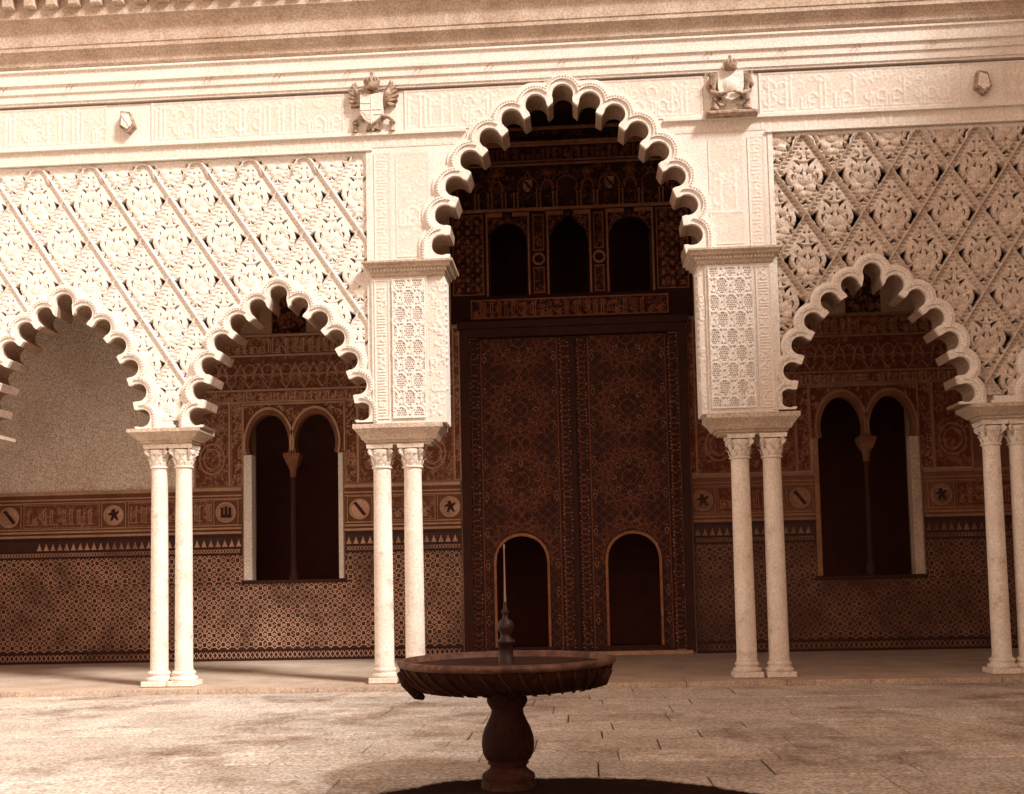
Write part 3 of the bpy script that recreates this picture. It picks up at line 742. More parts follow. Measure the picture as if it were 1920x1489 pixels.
cols = [(-7.59, 0, 'pale marble column at the far left end of the arcade, outer one of its pair'), (-7.29, 0, 'pale marble column at the far left end of the arcade, inner one of its pair'),
        (-5.03, 0, 'sunlit column in front of the plain plaster wall, left one of its pair'), (-4.73, 0, 'sunlit column beside the castle roundel, right one of its pair'),
        (-2.304, 1, 'sunlit column left of the fountain, standing next to the twin window'), (-1.935, 1, 'sunlit column left of the fountain, standing next to the great door'),
        (1.935, 1, 'grey mottled column right of the fountain, standing next to the great door'), (2.304, 1, 'grey mottled column right of the fountain, on the side of the shaded twin window'),
        (4.815, 0, 'dim shaded column near the right edge, beside the shaded twin window'), (5.115, 0, 'dim shaded column cut by the right edge of the picture'),
        (7.29, 0, 'shaded column beyond the right edge of the arcade, inner one of its pair'), (7.59, 0, 'shaded column beyond the right edge of the arcade, outer one of its pair')]
ui = uo = False
for x, inner, lab in cols:
    if inner:
        o = copy_tree(ci) if ui else ci; ui = True
    else:
        o = copy_tree(co) if uo else co; uo = True
    o.location = (x, .2, 0.004); o['label'] = lab; o['group'] = GC; o['category'] = 'column'

# ================================================================== GALLERY WALL
GW = thing('gallery_wall', 'shaded rear wall of the gallery with tiled dado, roundel frieze and carved stucco', 'wall', (0, D, 0))
YW = D
win_l = (-5.24, -3.70, 1.255, 3.25)
def horseshoe(cx, hw, zs, za, n=9):
    """pointed horseshoe arch from the left springing to the right one"""
    P = []; h = za - zs
    for k in range(n + 1):
        t = k / n; a = -.35 + t * (PI / 2 + .35); P.append((cx - hw * (math.cos(a)) * (1 - .0 * t), zs + h * .22 + (h * .78) * math.sin(a) * (1 + .0 * t) if a > 0 else zs + h * .22 + h * .62 * math.sin(a)))
    P[-1] = (cx, za)
    P = [(cx - hw * .93, zs)] + P[1:]
    return P + [(2 * cx - x, z) for x, z in P[-2::-1]]
holes = []
for s in (-1, 1):
    a, b = sorted((s * 3.72, s * 5.23)); zw = 1.25 if s < 0 else 1.13
    holes.append([(a, zw), (b, zw), (b, 3.98), (a, 3.98)])
    a, b = sorted((s * 4.24, s * 4.80)); holes.append([(a, 5.17), (b, 5.17), (b, 5.55), (b - .08, 5.75), ((a + b) / 2, 5.98), (a + .08, 5.75), (a, 5.55)])
holes.append([(-1.5, .02), (1.5, .02), (1.5, 5.0), (-1.5, 5.0)])
for x0, x1, za in ((-1.27, -.68, 6.8), (-.31, .29, 6.9), (.63, 1.27, 6.8)):
    holes.append([(x0 - .03, 5.62), (x1 + .03, 5.62), (x1 + .03, za + .4), (x0 - .03, za + .4)])
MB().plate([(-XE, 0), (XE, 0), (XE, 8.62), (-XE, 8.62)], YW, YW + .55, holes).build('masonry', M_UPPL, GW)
# plain plaster beyond the carved bays
for s in (-1, 1):
    a, b = sorted((s * 6.05, s * XE)); MB().box(a, b, YW - .012, YW, 2.74, 8.62).build('plaster_field', M_PLAS if s < 0 else M_BAND, GW)  # right-hand plaster takes a dark tone in place of its shade
    a, b = sorted((s * 1.9, s * 6.05))
    nic = [h for h in holes if abs(h[0][0] - sorted((s * 4.24, s * 4.80))[0]) < .01][0]
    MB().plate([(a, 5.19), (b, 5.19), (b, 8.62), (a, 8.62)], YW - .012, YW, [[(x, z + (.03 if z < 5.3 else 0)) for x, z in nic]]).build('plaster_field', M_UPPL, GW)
    # carved bands over the window
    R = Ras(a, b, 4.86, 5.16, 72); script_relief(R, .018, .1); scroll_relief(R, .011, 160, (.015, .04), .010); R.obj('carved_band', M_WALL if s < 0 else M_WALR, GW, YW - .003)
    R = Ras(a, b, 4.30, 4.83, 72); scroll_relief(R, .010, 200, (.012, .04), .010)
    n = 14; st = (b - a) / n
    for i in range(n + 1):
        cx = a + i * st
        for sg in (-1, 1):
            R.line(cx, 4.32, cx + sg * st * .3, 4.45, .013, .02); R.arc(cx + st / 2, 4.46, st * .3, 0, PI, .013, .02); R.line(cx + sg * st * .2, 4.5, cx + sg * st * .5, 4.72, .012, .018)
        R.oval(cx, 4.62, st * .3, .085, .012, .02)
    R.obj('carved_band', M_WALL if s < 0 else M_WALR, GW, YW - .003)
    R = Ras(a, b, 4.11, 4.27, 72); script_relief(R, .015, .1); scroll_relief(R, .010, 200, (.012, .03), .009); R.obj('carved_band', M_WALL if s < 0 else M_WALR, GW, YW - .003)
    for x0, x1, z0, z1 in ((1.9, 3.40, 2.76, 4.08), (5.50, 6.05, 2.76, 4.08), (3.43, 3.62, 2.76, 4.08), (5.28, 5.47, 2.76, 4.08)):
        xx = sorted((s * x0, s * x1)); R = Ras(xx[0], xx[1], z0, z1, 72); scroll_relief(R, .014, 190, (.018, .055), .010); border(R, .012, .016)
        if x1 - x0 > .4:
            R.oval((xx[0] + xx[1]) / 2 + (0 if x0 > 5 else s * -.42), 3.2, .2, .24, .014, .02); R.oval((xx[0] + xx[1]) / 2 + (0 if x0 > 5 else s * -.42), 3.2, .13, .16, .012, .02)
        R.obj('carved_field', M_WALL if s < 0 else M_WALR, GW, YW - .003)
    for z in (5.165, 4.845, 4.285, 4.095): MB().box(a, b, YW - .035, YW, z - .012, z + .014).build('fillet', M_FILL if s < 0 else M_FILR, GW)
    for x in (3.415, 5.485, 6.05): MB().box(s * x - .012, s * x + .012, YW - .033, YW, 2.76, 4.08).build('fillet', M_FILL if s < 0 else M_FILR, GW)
    # niche grille
    gr = MB(); gr.box(min(s * 4.2, s * 4.84), max(s * 4.2, s * 4.84), YW + .06, YW + .08, 5.1, 6.05)
    gr.build('niche_shutter', M_BAND, GW)
    x0_, x1_ = sorted((s * 4.22, s * 4.82)); R = Ras(x0_, x1_, 5.15, 6.0, 80); scroll_relief(R, .014, 240, (.015, .05), .012); R.obj('niche_lattice', M_OVER, GW, YW + .058)
# strips between door and carved bays
for s in (-1, 1):
    xx = sorted((s * 1.78, s * 1.895)); R = Ras(xx[0], xx[1], 2.76, 5.2, 80); scroll_relief(R, .012, 240, (.015, .04), .010); border(R, .016, .018); R.obj('carved_band', M_WALL if s < 0 else M_WALR, GW, YW - .004)

# roundel frieze
segs = [(-9.55, -5.29), (-3.64, -1.80), (1.80, 3.66), (5.29, 9.55)]
ro_x = {0: [(-9.09, 'bend'), (-7.37, 'lion'), (-5.545, 'castle')], 1: [(-3.40, 'bend'), (-1.97, 'lion')], 2: [(1.95, 'lion'), (3.43, 'bend')], 3: [(5.55, 'lion'), (7.37, 'bend'), (9.09, 'castle')]}
for i, (x0, x1) in enumerate(segs):
    FZ = MB().box(x0, x1, YW - .02, YW, 2.0, 2.735).build('roundel_frieze', M_BAND, GW)
    f = MB()
    for z, h, d in ((2.685, .05, .06), (2.60, .022, .045), (2.555, .014, .035), (2.13, .014, .035), (2.075, .03, .045), (2.005, .035, .06)): f.box(x0, x1, YW - d, YW - .02, z, z + h)
    f.build('frieze_moulding', M_FILL if i < 2 else M_FILR, FZ)
    cuts = [x0]
    for cx, em in ro_x[i]:
        bz = MB(); ring_o = [(cx + .165 * math.cos(2 * PI * k / 28), 2.345 + .165 * math.sin(2 * PI * k / 28)) for k in range(28)]; ring_i = [(cx + .14 * math.cos(2 * PI * k / 28), 2.345 + .14 * math.sin(2 * PI * k / 28)) for k in range(28)]
        bz.plate(ring_o, YW - .045, YW - .02, [ring_i])
        q = .2
        for u0, u1, w0, w1 in ((-q, q, .195, .205), (-q, q, -.205, -.195), (-q, -q + .01, -.194, .194), (q - .01, q, -.194, .194)): bz.box(cx + u0, cx + u1, YW - .04, YW - .02, 2.345 + w0, 2.345 + w1)
        bz = bz.build('roundel', M_FILL if i < 2 else M_FILR, FZ)
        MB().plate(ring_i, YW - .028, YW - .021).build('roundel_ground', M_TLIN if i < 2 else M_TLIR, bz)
        e = MB(); z0 = 2.345; yy = YW - .029
        if em == 'bend':
            e.plate([(cx - .10, z0 + .095), (cx - .055, z0 + .115), (cx + .10, z0 - .085), (cx + .06, z0 - .11)][::-1], yy - .014, yy)
        elif em == 'castle':
            e.box(cx - .085, cx + .085, yy - .014, yy, z0 - .085, z0 - .03)
            for t in (-.062, 0, .062): e.box(cx + t - .02, cx + t + .02, yy - .014, yy, z0 - .029, z0 + (.075 if t else .095))
        else:
            e.plate([(cx - .03, z0 - .09), (cx + .005, z0 - .03), (cx + .05, z0 - .085), (cx + .075, z0 - .075), (cx + .04, z0 + .0), (cx + .09, z0 + .055), (cx + .075, z0 + .07), (cx + .025, z0 + .04), (cx + .01, z0 + .1), (cx - .04, z0 + .085), (cx - .035, z0 + .05), (cx - .09, z0 + .02), (cx - .085, z0 + .0), (cx - .03, z0 + .0), (cx - .055, z0 - .08)], yy - .014, yy)
        e.build('roundel_emblem', M_DARK, bz)
    xs = [x0] + [c for c, _ in ro_x[i]] + [x1]
    for a, b in zip(xs[:-1], xs[1:]):
        a += .23 if a != x0 else .06; b -= .23 if b != x1 else .06
        if b - a < .2: continue
        R = Ras(a, b, 2.155, 2.545, 80); script_relief(R, .014, .16); scroll_relief(R, .009, 90, (.015, .04), .009); border(R, .012, .016); R.obj('carved_panel', M_WALL if i < 2 else M_WALR, FZ, YW - .0215, tone=lambda A: A / .02)
# merlon band, braid and tile dado
tri = MB(); tri.plate([(-.043, 0), (.043, 0), (.012, .075), (0, .115), (-.012, .075)], -.006, 0); tri_me = tri.mesh('merlon_tile'); tri_me.materials.append(M_TLIN); tri_shaded = tri_me.copy(); tri_shaded.materials[0] = M_TLIR
star_r = .053
def tile_cells(mb, x0, x1, z0, z1, p, y):
    nx = max(1, round((x1 - x0) / p)); nz = max(1, round((z1 - z0) / p)); px, pz = (x1 - x0) / nx, (z1 - z0) / nz; wv = .0155
    for i in range(nx):
        for j in range(nz):
            cx, cz = x0 + (i + .5) * px, z0 + (j + .5) * pz; R0, R1 = px * .30, px * .5
            big = (i + 2 * j) % 5 == 0
            pts = [(cx + R0 * (1.12 if k % 2 else .82) * math.cos(PI / 8 * k * 2 / 1), cz + R0 * (1.12 if k % 2 else .82) * math.sin(PI / 8 * k * 2)) for k in range(8)]
            for k in range(8):
                mb.strap(pts[k], pts[(k + 1) % 8], y, wv, .004)
            for k in range(4):
                a = PI / 4 + k * PI / 2; mb.strap((cx + R0 * 1.12 * math.cos(a), cz + R0 * 1.12 * math.sin(a)), (cx + px * .5 * (1 if math.cos(a) > 0 else -1), cz + pz * .5 * (1 if math.sin(a) > 0 else -1)), y, wv, .004)
            for dx, dz in ((1, 0), (0, 1)):
                ax, az = cx + dx * px / 2, cz + dz * pz / 2; q = px * .15
                P4 = [(ax + q, az), (ax, az + q), (ax - q, az), (ax, az - q)]
                for k in range(4):
                    if big and k % 2: continue
                    mb.strap(P4[k], P4[(k + 1) % 4], y, wv, .004)
tcount = 0
for s, x0, x1 in ((-1, -9.55, -1.80), (1, 1.80, 9.55)):
    TD = MB().box(x0, x1, YW - .015, YW, 0.003, 1.23 if False else 1.998).build('tile_dado', M_TILE, GW) if False else None
    pieces = [(x0, -5.29), (-3.64, x1)] if s < 0 else [(x0, 3.66), (5.29, x1)]
    TD = MB()
    zd = 1.21 if s < 0 else 1.085
    TD.box(x0, x1, YW - .015, YW, .003, zd)
    for a, b in pieces: TD.box(a, b, YW - .015, YW, zd + .002, 1.998)
    TD = TD.build('tile_dado', M_TILE, GW)
    t = MB(); tile_cells(t, x0, x1, .185, zd - .005,   .150, YW - .0152)
    for a, b in pieces: tile_cells(t, a, b, zd + .005, 1.655,   .150, YW - .0152)
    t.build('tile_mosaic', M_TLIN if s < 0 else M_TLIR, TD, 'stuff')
    f = MB()
    for z0, z1 in ((.0, .03), (.15, .175),): f.box(x0, x1, YW - .024, YW - .015, z0, z1)
    for a, b in pieces:
        for z0, z1 in ((1.665, 1.685), (1.775, 1.79), (1.955, 1.975)): f.box(a, b, YW - .024, YW - .015, z0, z1)
    f.build('tile_border', M_DARK, TD)
    t = MB(); x = x0
    while x < x1 - .05:
        t.strap((x, .04), (x + .06, .14), YW - .0152, .014, .004); t.strap((x + .06, .04), (x, .14), YW - .0152, .014, .004); x += .075
    for a, b in pieces:
        x = a + .03
        while x < b - .06:
            for q in (0, 1): t.strap((x, 1.70 + .06 * q), (x + .04, 1.76 - .06 * q), YW - .0152, .012, .004)
            x += .05
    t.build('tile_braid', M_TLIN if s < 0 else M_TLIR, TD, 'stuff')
    for a, b in pieces:
        x = a + .06
        while x < b - .05:
            if abs(x) < 8.6: link('merlon_tile', tri_me if s < 0 else tri_shaded, TD, None, (x, -.0155, 1.80)); tcount += 1
            x += .112

# ================================================================== TWIN WINDOWS
def twin_window(s, label):
    T = thing('twin_window', label, 'window', (s * 4.475, YW, 1.25 if s < 0 else 1.13), 'twin arched windows of the gallery wall')
    X = lambda q: s * q; zw = 1.25 if s < 0 else 1.13
    cs = [s * 4.10, s * 4.845]; hw = .325
    arcs = [horseshoe(c, hw, 3.27, 3.89) for c in sorted(cs)]
    a, b = sorted((s * 3.62, s * 5.27))
    outline = [(a, 3.26)] + [p for q in arcs for p in ([(q[0][0], 3.26)] + q + [(q[-1][0], 3.26)])] + [(b, 3.26), (b, 4.07), (a, 4.07)]
    AP = MB().plate(outline, YW - .02, YW + .12).build('arch_panel', M_BAND, T)
    big = [horseshoe(c, hw + .02, 3.25, 3.93) for c in sorted(cs)]; bg2 = [horseshoe(c, hw + .085, 3.25, 4.01) for c in sorted(cs)]
    R = Ras(a + .03, b - .03, 3.42, 4.05, 90); scroll_relief(R, .012, 200, (.015, .04), .009)
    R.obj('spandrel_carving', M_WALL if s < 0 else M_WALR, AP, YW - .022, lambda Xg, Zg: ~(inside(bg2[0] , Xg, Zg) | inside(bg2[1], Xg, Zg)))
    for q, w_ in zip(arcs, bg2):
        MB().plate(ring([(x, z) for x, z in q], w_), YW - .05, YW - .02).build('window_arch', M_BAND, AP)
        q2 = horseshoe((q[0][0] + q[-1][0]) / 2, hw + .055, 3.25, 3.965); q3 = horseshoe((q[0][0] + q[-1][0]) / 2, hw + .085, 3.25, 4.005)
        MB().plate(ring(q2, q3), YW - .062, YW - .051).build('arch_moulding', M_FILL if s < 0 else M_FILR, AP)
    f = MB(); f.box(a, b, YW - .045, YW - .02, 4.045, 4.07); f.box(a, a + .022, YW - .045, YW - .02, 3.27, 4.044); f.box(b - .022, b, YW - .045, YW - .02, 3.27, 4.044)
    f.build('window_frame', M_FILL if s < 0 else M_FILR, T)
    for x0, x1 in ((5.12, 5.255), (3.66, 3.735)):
        xx = sorted((X(x0), X(x1))); MB().bevbox(xx[0], xx[1], YW - .05, YW + .14, zw + .012, 3.25, .008).build('jamb', M_STUC if s < 0 else (M_GFLR if x0 > 4 else M_FILR), T)  # right window's jambs use lower tones, its shade put into colour
    MB().bevbox(min(X(3.62), X(5.29)), max(X(3.62), X(5.29)), YW - .06, YW + .1, zw - .045, zw + .008, .008).build('sill', M_DARK, T)
    cx = X(4.475)
    CL = MB().lathe([(.085, zw + .009), (.085, 1.30), (.06, 1.34), (.07, 1.37), (.052, 1.40), (.05, 2.2), (.046, 2.86), (.055, 2.88)], (cx, YW + .04, 0), 18).build('colonnette', M_GILT if False else M_DOOR, T)
    MB().lathe([(.05, 2.885), (.058, 2.9), (.05, 2.92), (.055, 2.98), (.08, 3.06), (.10, 3.08)], (cx, YW + .04, 0), 16).build('capital', M_BAND, CL)
    MB().rect_prof(cx, YW + .04, .085, .085, [(.0, 3.082), (.01, 3.11), (.03, 3.18), (.045, 3.21), (.045, 3.26)]).build('impost', M_BAND, CL)
    return T
twin_window(-1, 'twin horseshoe arched window left of the great door, beside the castle roundel')
twin_window(1, 'twin horseshoe arched window right of the great door, in the deepest shade')

# ================================================================== GREAT DOOR
PD = thing('palace_door', 'dark double wooden door with star inlay, studs and two open wicket arches', 'door', (0, YW, 0))
fr_ = MB(); fr_.box(-1.77, -1.64, YW - .10, YW + .08, .03, 5.13); fr_.box(1.64, 1.77, YW - .10, YW + .08, .03, 5.13); fr_.box(-1.638, 1.638, YW - .10, YW + .08, 5.0, 5.13)
fr_.build('door_frame', M_DARK, PD)
MB().box(-1.72, 1.72, YW - .14, YW + .3, .002, .06).build('threshold', M_FILL, PD)
MB().box(-1.8, 1.8, YW - .16, YW, 5.132, 5.235).build('door_cornice', M_DARK, PD)
kite = MB()
kite.add([(-.0, -.012, -.105), (.042, -.0, -.02), (0, -.0, .03), (-.042, 0, -.02), (0, -.02, -.02)], [(0, 1, 4), (1, 2, 4), (2, 3, 4), (3, 0, 4)])
kite.add([(0, -.016, .045), (.03, 0, .08), (0, 0, .06), (-.03, 0, .08), (0, 0, .11)], [(0, 1, 4), (0, 4, 3), (0, 3, 2), (0, 2, 1)])
# outlined kite: the gilt rim is what shows
kite = MB()
def rim(mb, P, y, wv, t):
    for i in range(len(P)): mb.strap(P[i], P[(i + 1) % len(P)], y, wv, t)
rim(kite, [(0, -.11), (.042, -.015), (0, .04), (-.042, -.015)], 0, .013, .008); kite.strap((-.032, .075), (0, .105), 0, .014, .008); kite.strap((.032, .075), (0, .105), 0, .014, .008)
kite_me = kite.mesh('star_ray'); kite_me.materials.append(M_GILT)
def wicket(cx, hw, z0, za, n=12):
    zs = za - hw * 1.05
    return [(cx - hw, z0), (cx - hw, zs)] + [(cx - hw * math.cos(PI * k / n), zs + hw * 1.05 * math.sin(PI * k / n) ** .9) for k in range(1, n)] + [(cx + hw, zs), (cx + hw, z0)]
for s in (-1, 1):
    a, b = sorted((s * .018, s * 1.635)); cx = s * .845; yl = YW + .0
    wk = wicket(s * .865, .395, .14, 1.86)
    LEAF = MB().plate([(a, .07), (b, .07), (b, 4.99), (a, 4.99)], yl, yl + .09, [wk]).build('door_leaf', M_DARK, PD)
    R = Ras(a, b, .075, 4.985, 100)
    for z0 in (1.64, 2.74, 3.85, 4.96):
        for k in range(16):
            for st in (5, 6):
                a0, a1 = 2 * PI * k / 16, 2 * PI * (k + st) / 16; q = .56
                if st == 6 and k % 2: continue
                R.line(cx + q * math.cos(a0), z0 + q * math.sin(a0), cx + q * math.cos(a1), z0 + q * math.sin(a1), .010, .010)
        R.arc(cx, z0, .12, 0, 7, .012, .012); R.arc(cx, z0, .42, 0, 7, .010, .009); R.arc(cx, z0 + .55, .16, 0, 7, .010, .010)
        for k in range(8):
            R.arc(cx + .44 * math.cos(PI / 8 + PI / 4 * k), z0 + .44 * math.sin(PI / 8 + PI / 4 * k), .05, 0, 7, .011, .012)
    for k in range(-40, 41):                           # fine interlace between the stars
        for sg in (-1, 1): R.line(cx - .62, 2.5 + k * .165 - sg * .62, cx + .62, 2.5 + k * .165 + sg * .62, .009, .007)
    for k in range(31):
        for q_ in range(-4, 5): R.oval(cx + q_ * .1375, .2 + k * .165 + (.0825 if q_ % 2 else 0), .03, .03, .008, .007)
    for x in (cx - .62, cx - .6, cx + .62, cx + .6): R.line(x, .1, x, 4.96, .012, .016)
    outside_panel = np.abs(R.X - cx) > .615; R.a[outside_panel] = 0
    q = random.Random(21 + s)
    for xs_ in (cx - .71, cx + .71):
        z = .12
        while z < 4.95: R.arc(xs_, z, .05, q.uniform(0, 3), q.uniform(4, 7), .012, .014); z += .085
    bigw = wicket(s * .865, .44, .1, 1.92)
    R.obj('star_inlay', M_DOOR, LEAF, yl - .003, lambda X_, Z_: ~inside(bigw, X_, Z_))
    W2 = MB().plate(ring(wk, wicket(s * .865, .435, .14, 1.905)), yl - .03, yl - .001).build('wicket_arch', M_OFIL, LEAF)
    nd = MB()
    for x in (cx - .775, cx - .65, cx + .65, cx + .775):
        z = .12
        while z < 4.95:
            if q.random() < .82: nd.dome((x + q.uniform(-.012, .012), yl - .004, z), q.uniform(.008, .016), .014, 6)
            z += q.uniform(.045, .075)
    nd.build('nail_studs', M_GILT, LEAF, 'stuff')
    for z0 in (2.74, 3.85, 4.96):
        for k in range(8):
            an = PI / 4 * k; rr = .275; x, z = cx + rr * math.cos(an), z0 + rr * math.sin(an)
            if z > 4.9: continue
            o = link('star_ray', kite_me, LEAF, None, (x, -.017, z)); o.rotation_euler = (0, PI / 2 - an, 0); o.scale = (.74, 1, .78)
    for z0 in (.55, .98, 1.42, 1.92, 2.48, 3.0, 3.58, 4.12, 4.68):
        for sg in (-1, 1):
            o = link('side_ray', kite_me, LEAF, None, (cx + sg * .545, -.017, z0)); o.scale = (.8, 1, .75)
MB().box(-.03, .03, YW - .045, YW - .004, .07, 4.98).build('meeting_stile', M_DARK, PD)
# open wicket doors turned back into the dark

# ================================================================== OVERDOOR SCREEN
OS = thing('overdoor_screen', 'dark carved stucco screen with three arched windows above the great door', 'screen', (0, YW, 5.24))
def niche_pts(x0, x1, za, pointed=False):
    cx, hw = (x0 + x1) / 2, (x1 - x0) / 2
    if not pointed: return [(x0, 5.66), (x0, za - hw)] + [(cx - hw * math.cos(PI * k / 10), za - hw + hw * math.sin(PI * k / 10)) for k in range(1, 10)] + [(x1, za - hw), (x1, 5.66)]
    return [(x0, 5.66), (x0, za - .42), (x0 + .05, za - .28), (cx - .14, za - .17), (cx - .05, za - .08), (cx - .04, za), (cx + .04, za), (cx + .05, za - .08), (cx + .14, za - .17), (x1 - .05, za - .28), (x1, za - .42), (x1, 5.66)]
nch = [niche_pts(-1.27, -.68, 6.83), niche_pts(-.31, .29, 6.97, True), niche_pts(.63, 1.27, 6.86)]
SCR = MB().plate([(-1.9, 5.24), (1.9, 5.24), (1.9, 8.6), (-1.9, 8.6)], YW - .05, YW, [n_[::-1] for n_ in nch]).build('screen_wall', M_OVER, OS)
for n_ in nch:
    xs_ = [p[0] for p in n_]; x0, x1 = min(xs_), max(xs_)
    f = MB(); f.box(x0 - .05, x0 - .02, YW - .085, YW - .05, 5.66, 6.93); f.box(x1 + .02, x1 + .05, YW - .085, YW - .05, 5.66, 6.93)
    xm = (x0 + x1) / 2; f.box(x0 - .05, xm - .08, YW - .085, YW - .05, 6.932, 6.985); f.box(xm + .08, x1 + .05, YW - .085, YW - .05, 6.932, 6.985)
    f.build('window_frame', M_OFIL, SCR)
    R = Ras(x0 - .015, x1 + .015, 6.3, 6.925, 90); scroll_relief(R, .012, 260, (.015, .045), .010); R.obj('spandrel_carving', M_OVER, SCR, YW - .052, lambda X_, Z_, n_=n_: ~inside(n_, X_, Z_))
    MB().lathe([(.0, -.0), (.05, .0), (.055, .03), (.03, .05), (.0, .055)], (xm, YW - .05, 6.95), 12, True, 'y').build('key_boss', M_DARK, SCR)
for x0, x1 in ((-.60, -.38), (.36, .56)):
    for z0, z1 in ((5.68, 6.1), (6.36, 6.95)):
        R = Ras(x0 + .02, x1 - .02, z0, z1, 100); scroll_relief(R, .012, 320, (.012, .035), .010); border(R, .018, .022); R.obj('carved_pilaster', M_OVER, SCR, YW - .052)
    MB().plate([((x0 + x1) / 2 + .10 * math.cos(2 * PI * k / 20), 6.23 + .10 * math.sin(2 * PI * k / 20)) for k in range(20)], YW - .08, YW - .05, [[((x0 + x1) / 2 + .07 * math.cos(2 * PI * k / 20), 6.23 + .07 * math.sin(2 * PI * k / 20)) for k in range(20)][::-1]]).build('medallion', M_OFIL, SCR)
for s in (-1, 1):
    xx = sorted((s * 1.36, s * 1.86)); R = Ras(xx[0], xx[1], 5.68, 6.98, 85); scroll_relief(R, .014, 170, (.02, .06), .011)
    for i in range(3):
        for j in range(8): R.ell(xx[0] + .1 + i * .15, 5.78 + j * .155, .03, .04, .0, .016); R.ell(xx[0] + .175 + i * .15 - .01, 5.85 + j * .155, .022, .02, .0, .014)
    border(R, .02, .022); R.obj('carved_field', M_OVER, SCR, YW - .052)
R = Ras(-1.58, 1.52, 5.29, 5.60, 95); script_relief(R, .018, .1); scroll_relief(R, .012, 190, (.015, .04), .010); border(R, .02, .02); R.obj('lintel_frieze', M_OVER, SCR, YW - .072)
MB().box(-1.62, 1.56, YW - .07, YW - .05, 5.26, 5.63).build('lintel', M_OVER, SCR)
f = MB()
for z, h, d in ((7.01, .04, .1), (7.745, .025, .09), (7.80, .02, .09), (8.06, .03, .11), (8.09, .02, .14), (8.32, .03, .12)): f.box(-1.9, 1.9, YW - d, YW - .05, z, z + h)
f.build('moulding', M_OFIL, SCR)
R = Ras(-1.88, 1.88, 7.06, 7.74, 90); scroll_relief(R, .012, 110, (.02, .06), .011)
ncx = [-1.68, -1.16 + .0, -.66, -.33, -.02, .3, .65, .98, 1.32, 1.72]
for i, cx in enumerate([-1.62, -1.13, -.64, -.33, -.02, .31, .65, .98, 1.32, 1.65]):
    rr = .13 if i in (0, 2, 4, 6, 8) else .07
    R.arc(cx, 7.40, rr + .03, -.6, PI + .6, .016, .02); R.line(cx - rr - .02, 7.34, cx, 7.66, .013, .018); R.line(cx + rr + .02, 7.34, cx, 7.66, .013, .018)
    if rr < .1:
        for k in range(9): R.line(cx, 7.6, cx + .1 * math.cos(PI * k / 8), 7.6 + .1 * math.sin(PI * k / 8), .012, .018)
R.obj('niche_frieze', M_OVER, SCR, YW - .052)
for cx in (-1.78, -1.45, -1.24, -1.02, -.83, -.47, -.21, .17, .43, .83, 1.14, 1.46, 1.66):
    for q in (-.028, .028):
        MB().lathe([(.019, 7.06), (.014, 7.08), (.012, 7.26), (.02, 7.30)], (cx + q, YW - .08, 0), 8).build('niche_colonnette', M_OFIL, SCR)
for i, cx in enumerate([-1.62, -.64, -.02, .65, 1.32]):
    pts = lambda r_: [(cx + r_ * math.cos(2 * PI * k / 24), 7.40 + r_ * 1.1 * math.sin(2 * PI * k / 24)) for k in range(24)]
    RD = MB().plate(pts(.125), YW - .075, YW - .05).build('roundel', M_DARK, SCR)
    if i in (1, 3):
        MB().plate([(x, z) for x, z in shield_pts(cx, 7.41, .15, .19)], YW - .09, YW - .076).build('shield', M_GILT, RD)
        MB().plate([(cx - .075, 7.49), (cx - .045, 7.50), (cx + .075, 7.35), (cx + .05, 7.33)][::-1], YW - .1, YW - .091).build('bend', M_DARK, RD)
R = Ras(-1.88, 1.88, 7.83, 8.05, 80); script_relief(R, .016, .08); R.obj('inscription', M_OVER, SCR, YW - .052)
R = Ras(-1.88, 1.88, 8.12, 8.30, 70); scroll_relief(R, .012, 120, (.02, .05), .011)
for i in range(28): R.ell(-1.8 + i * .135, 8.15, .02, .015, 0, .02)
R.obj('carved_band', M_OVER, SCR, YW - .052)

# ================================================================== FOUNTAIN
FX, FY = -.432, -5.95
FT = thing('fountain', 'dark stone fountain bowl on a baluster pedestal with a slender spout', 'fountain', (FX, FY, ZG))
MB().lathe([(.20, -.075), (.20, -.0), (.165, .005), (.165, .035), (.15, .05), (.16, .065), (.155, .085), (.125, .105), (.11, .12), (.108, .135), (.125, .15), (.118, .16), (.135, .175), (.152, .21), (.158, .26), (.153, .31), (.138, .355), (.115, .40), (.098, .44), (.096, .465), (.112, .49), (.122, .51), (.122, .53), (.11, .548), (.112, .58), (.15, .585)], (FX, FY, ZG + .0), 36).build('pedestal', M_FOUN, FT)
def rip(a, i): return 1 + .006 * math.sin(5 * a + i) + .004 * math.sin(11 * a + 2)
bz = 0.705
BW = MB().lathe([(.12, bz - .185), (.30, bz - .205 + .03), (.44, bz - .155), (.455, bz - .15), (.47, bz - .175), (.52, bz - .165), (.575, bz - .125), (.615, bz - .075), (.632, bz - .04), (.64, bz - .03)], (FX, FY, 0), 56).build('bowl', M_FOUN, FT)
gd = MB()
for k in range(36):
    a0 = 2 * PI * k / 36; pts = []
    for rr, z in ((.485, -.178), (.53, -.168), (.585, -.125), (.622, -.075), (.638, -.038)):
        a = a0 + (.64 - rr) * 1.6; pts.append((FX + rr * math.cos(a), FY + rr * math.sin(a), bz + z))
    gd.tube(pts, [.004, .007, .010, .009, .004], 7)
gd.build('gadroons', M_FOUN, BW)
MB().lathe([(.615, bz - .04), (.645, bz - .032), (.655, bz - .012), (.648, bz + .004), (.625, bz + .008), (.605, bz - .002), (.59, bz - .05), (.56, bz - .085), (.3, bz - .12), (.05, bz - .125)], (FX, FY, 0), 64, True, 'z', rip).build('rim', M_FRIM, BW)
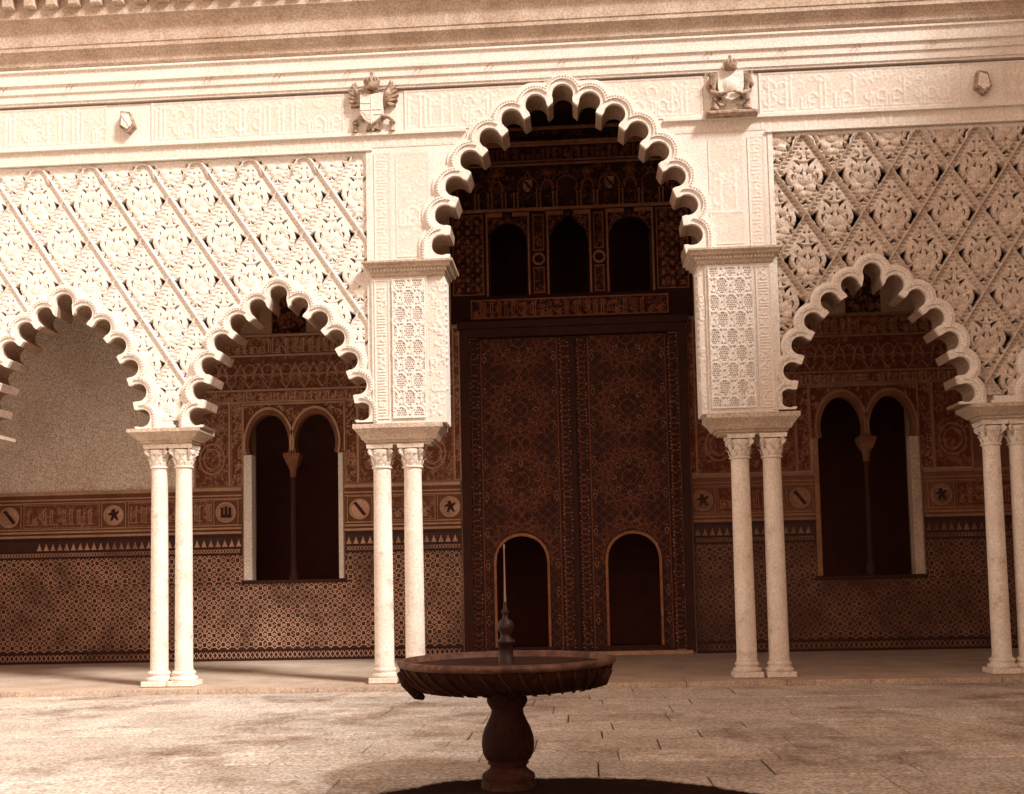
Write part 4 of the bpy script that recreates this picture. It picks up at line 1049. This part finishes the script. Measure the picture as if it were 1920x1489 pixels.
# broken tongue of stone hanging from the left and right of the bowl edge
for ang, k in ((math.radians(196), 1.), (math.radians(-18), .7)):
    ca, sa = math.cos(ang), math.sin(ang)
    MB().tube([(FX + .635 * ca, FY + .635 * sa, bz - .05), (FX + .60 * ca, FY + .60 * sa, bz - .115), (FX + .535 * ca, FY + .535 * sa, bz - .185 * k - .01), (FX + .50 * ca, FY + .5 * sa, bz - .20 * k - .015)], [.03, .04, .032, .012], 8).build('lip_fragment', M_FOUN, BW)
wt = MB().lathe([(.0, 0), (.585, .0), (.585, .004), (.0, .006)], (FX, FY, bz - .07), 48).build('bowl_water', M_WATR, FT)
SPT = MB().lathe([(.05, bz - .12), (.05, bz + .0), (.043, bz + .01), (.043, bz + .085), (.055, bz + .095), (.055, bz + .11), (.035, bz + .12), (.03, bz + .15), (.046, bz + .175), (.05, bz + .2), (.04, bz + .225), (.018, bz + .24), (.016, bz + .27), (.026, bz + .28), (.012, bz + .30), (.010, bz + .34)], (FX, FY, 0), 20).build('spout', M_METL, FT)
MB().lathe([(.007, bz + .342), (.0045, bz + .5), (.0035, bz + .66), (.006, bz + .67), (.003, bz + .69)], (FX, FY, 0), 10).build('nozzle', M_JET, SPT)

# dark soft-edged patch laid on the paving round the foot
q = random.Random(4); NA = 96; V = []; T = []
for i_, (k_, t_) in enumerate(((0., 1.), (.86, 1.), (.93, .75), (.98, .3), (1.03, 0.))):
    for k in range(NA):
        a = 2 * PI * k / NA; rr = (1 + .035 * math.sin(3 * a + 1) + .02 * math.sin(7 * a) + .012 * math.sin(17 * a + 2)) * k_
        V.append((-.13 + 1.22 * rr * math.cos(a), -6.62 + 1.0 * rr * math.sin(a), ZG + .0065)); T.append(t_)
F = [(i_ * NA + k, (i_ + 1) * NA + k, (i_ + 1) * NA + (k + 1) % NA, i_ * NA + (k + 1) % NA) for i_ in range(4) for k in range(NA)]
wp = grid_obj('dark_patch', np.array(V), np.array(F), np.array(T), M_DPAT, None, 'structure')
wp['label'] = 'dark patch on the paving round the fountain foot'
t = M_DPAT.node_tree; n = t.nodes; at = n.new('ShaderNodeAttribute'); at.attribute_name = 'relief'
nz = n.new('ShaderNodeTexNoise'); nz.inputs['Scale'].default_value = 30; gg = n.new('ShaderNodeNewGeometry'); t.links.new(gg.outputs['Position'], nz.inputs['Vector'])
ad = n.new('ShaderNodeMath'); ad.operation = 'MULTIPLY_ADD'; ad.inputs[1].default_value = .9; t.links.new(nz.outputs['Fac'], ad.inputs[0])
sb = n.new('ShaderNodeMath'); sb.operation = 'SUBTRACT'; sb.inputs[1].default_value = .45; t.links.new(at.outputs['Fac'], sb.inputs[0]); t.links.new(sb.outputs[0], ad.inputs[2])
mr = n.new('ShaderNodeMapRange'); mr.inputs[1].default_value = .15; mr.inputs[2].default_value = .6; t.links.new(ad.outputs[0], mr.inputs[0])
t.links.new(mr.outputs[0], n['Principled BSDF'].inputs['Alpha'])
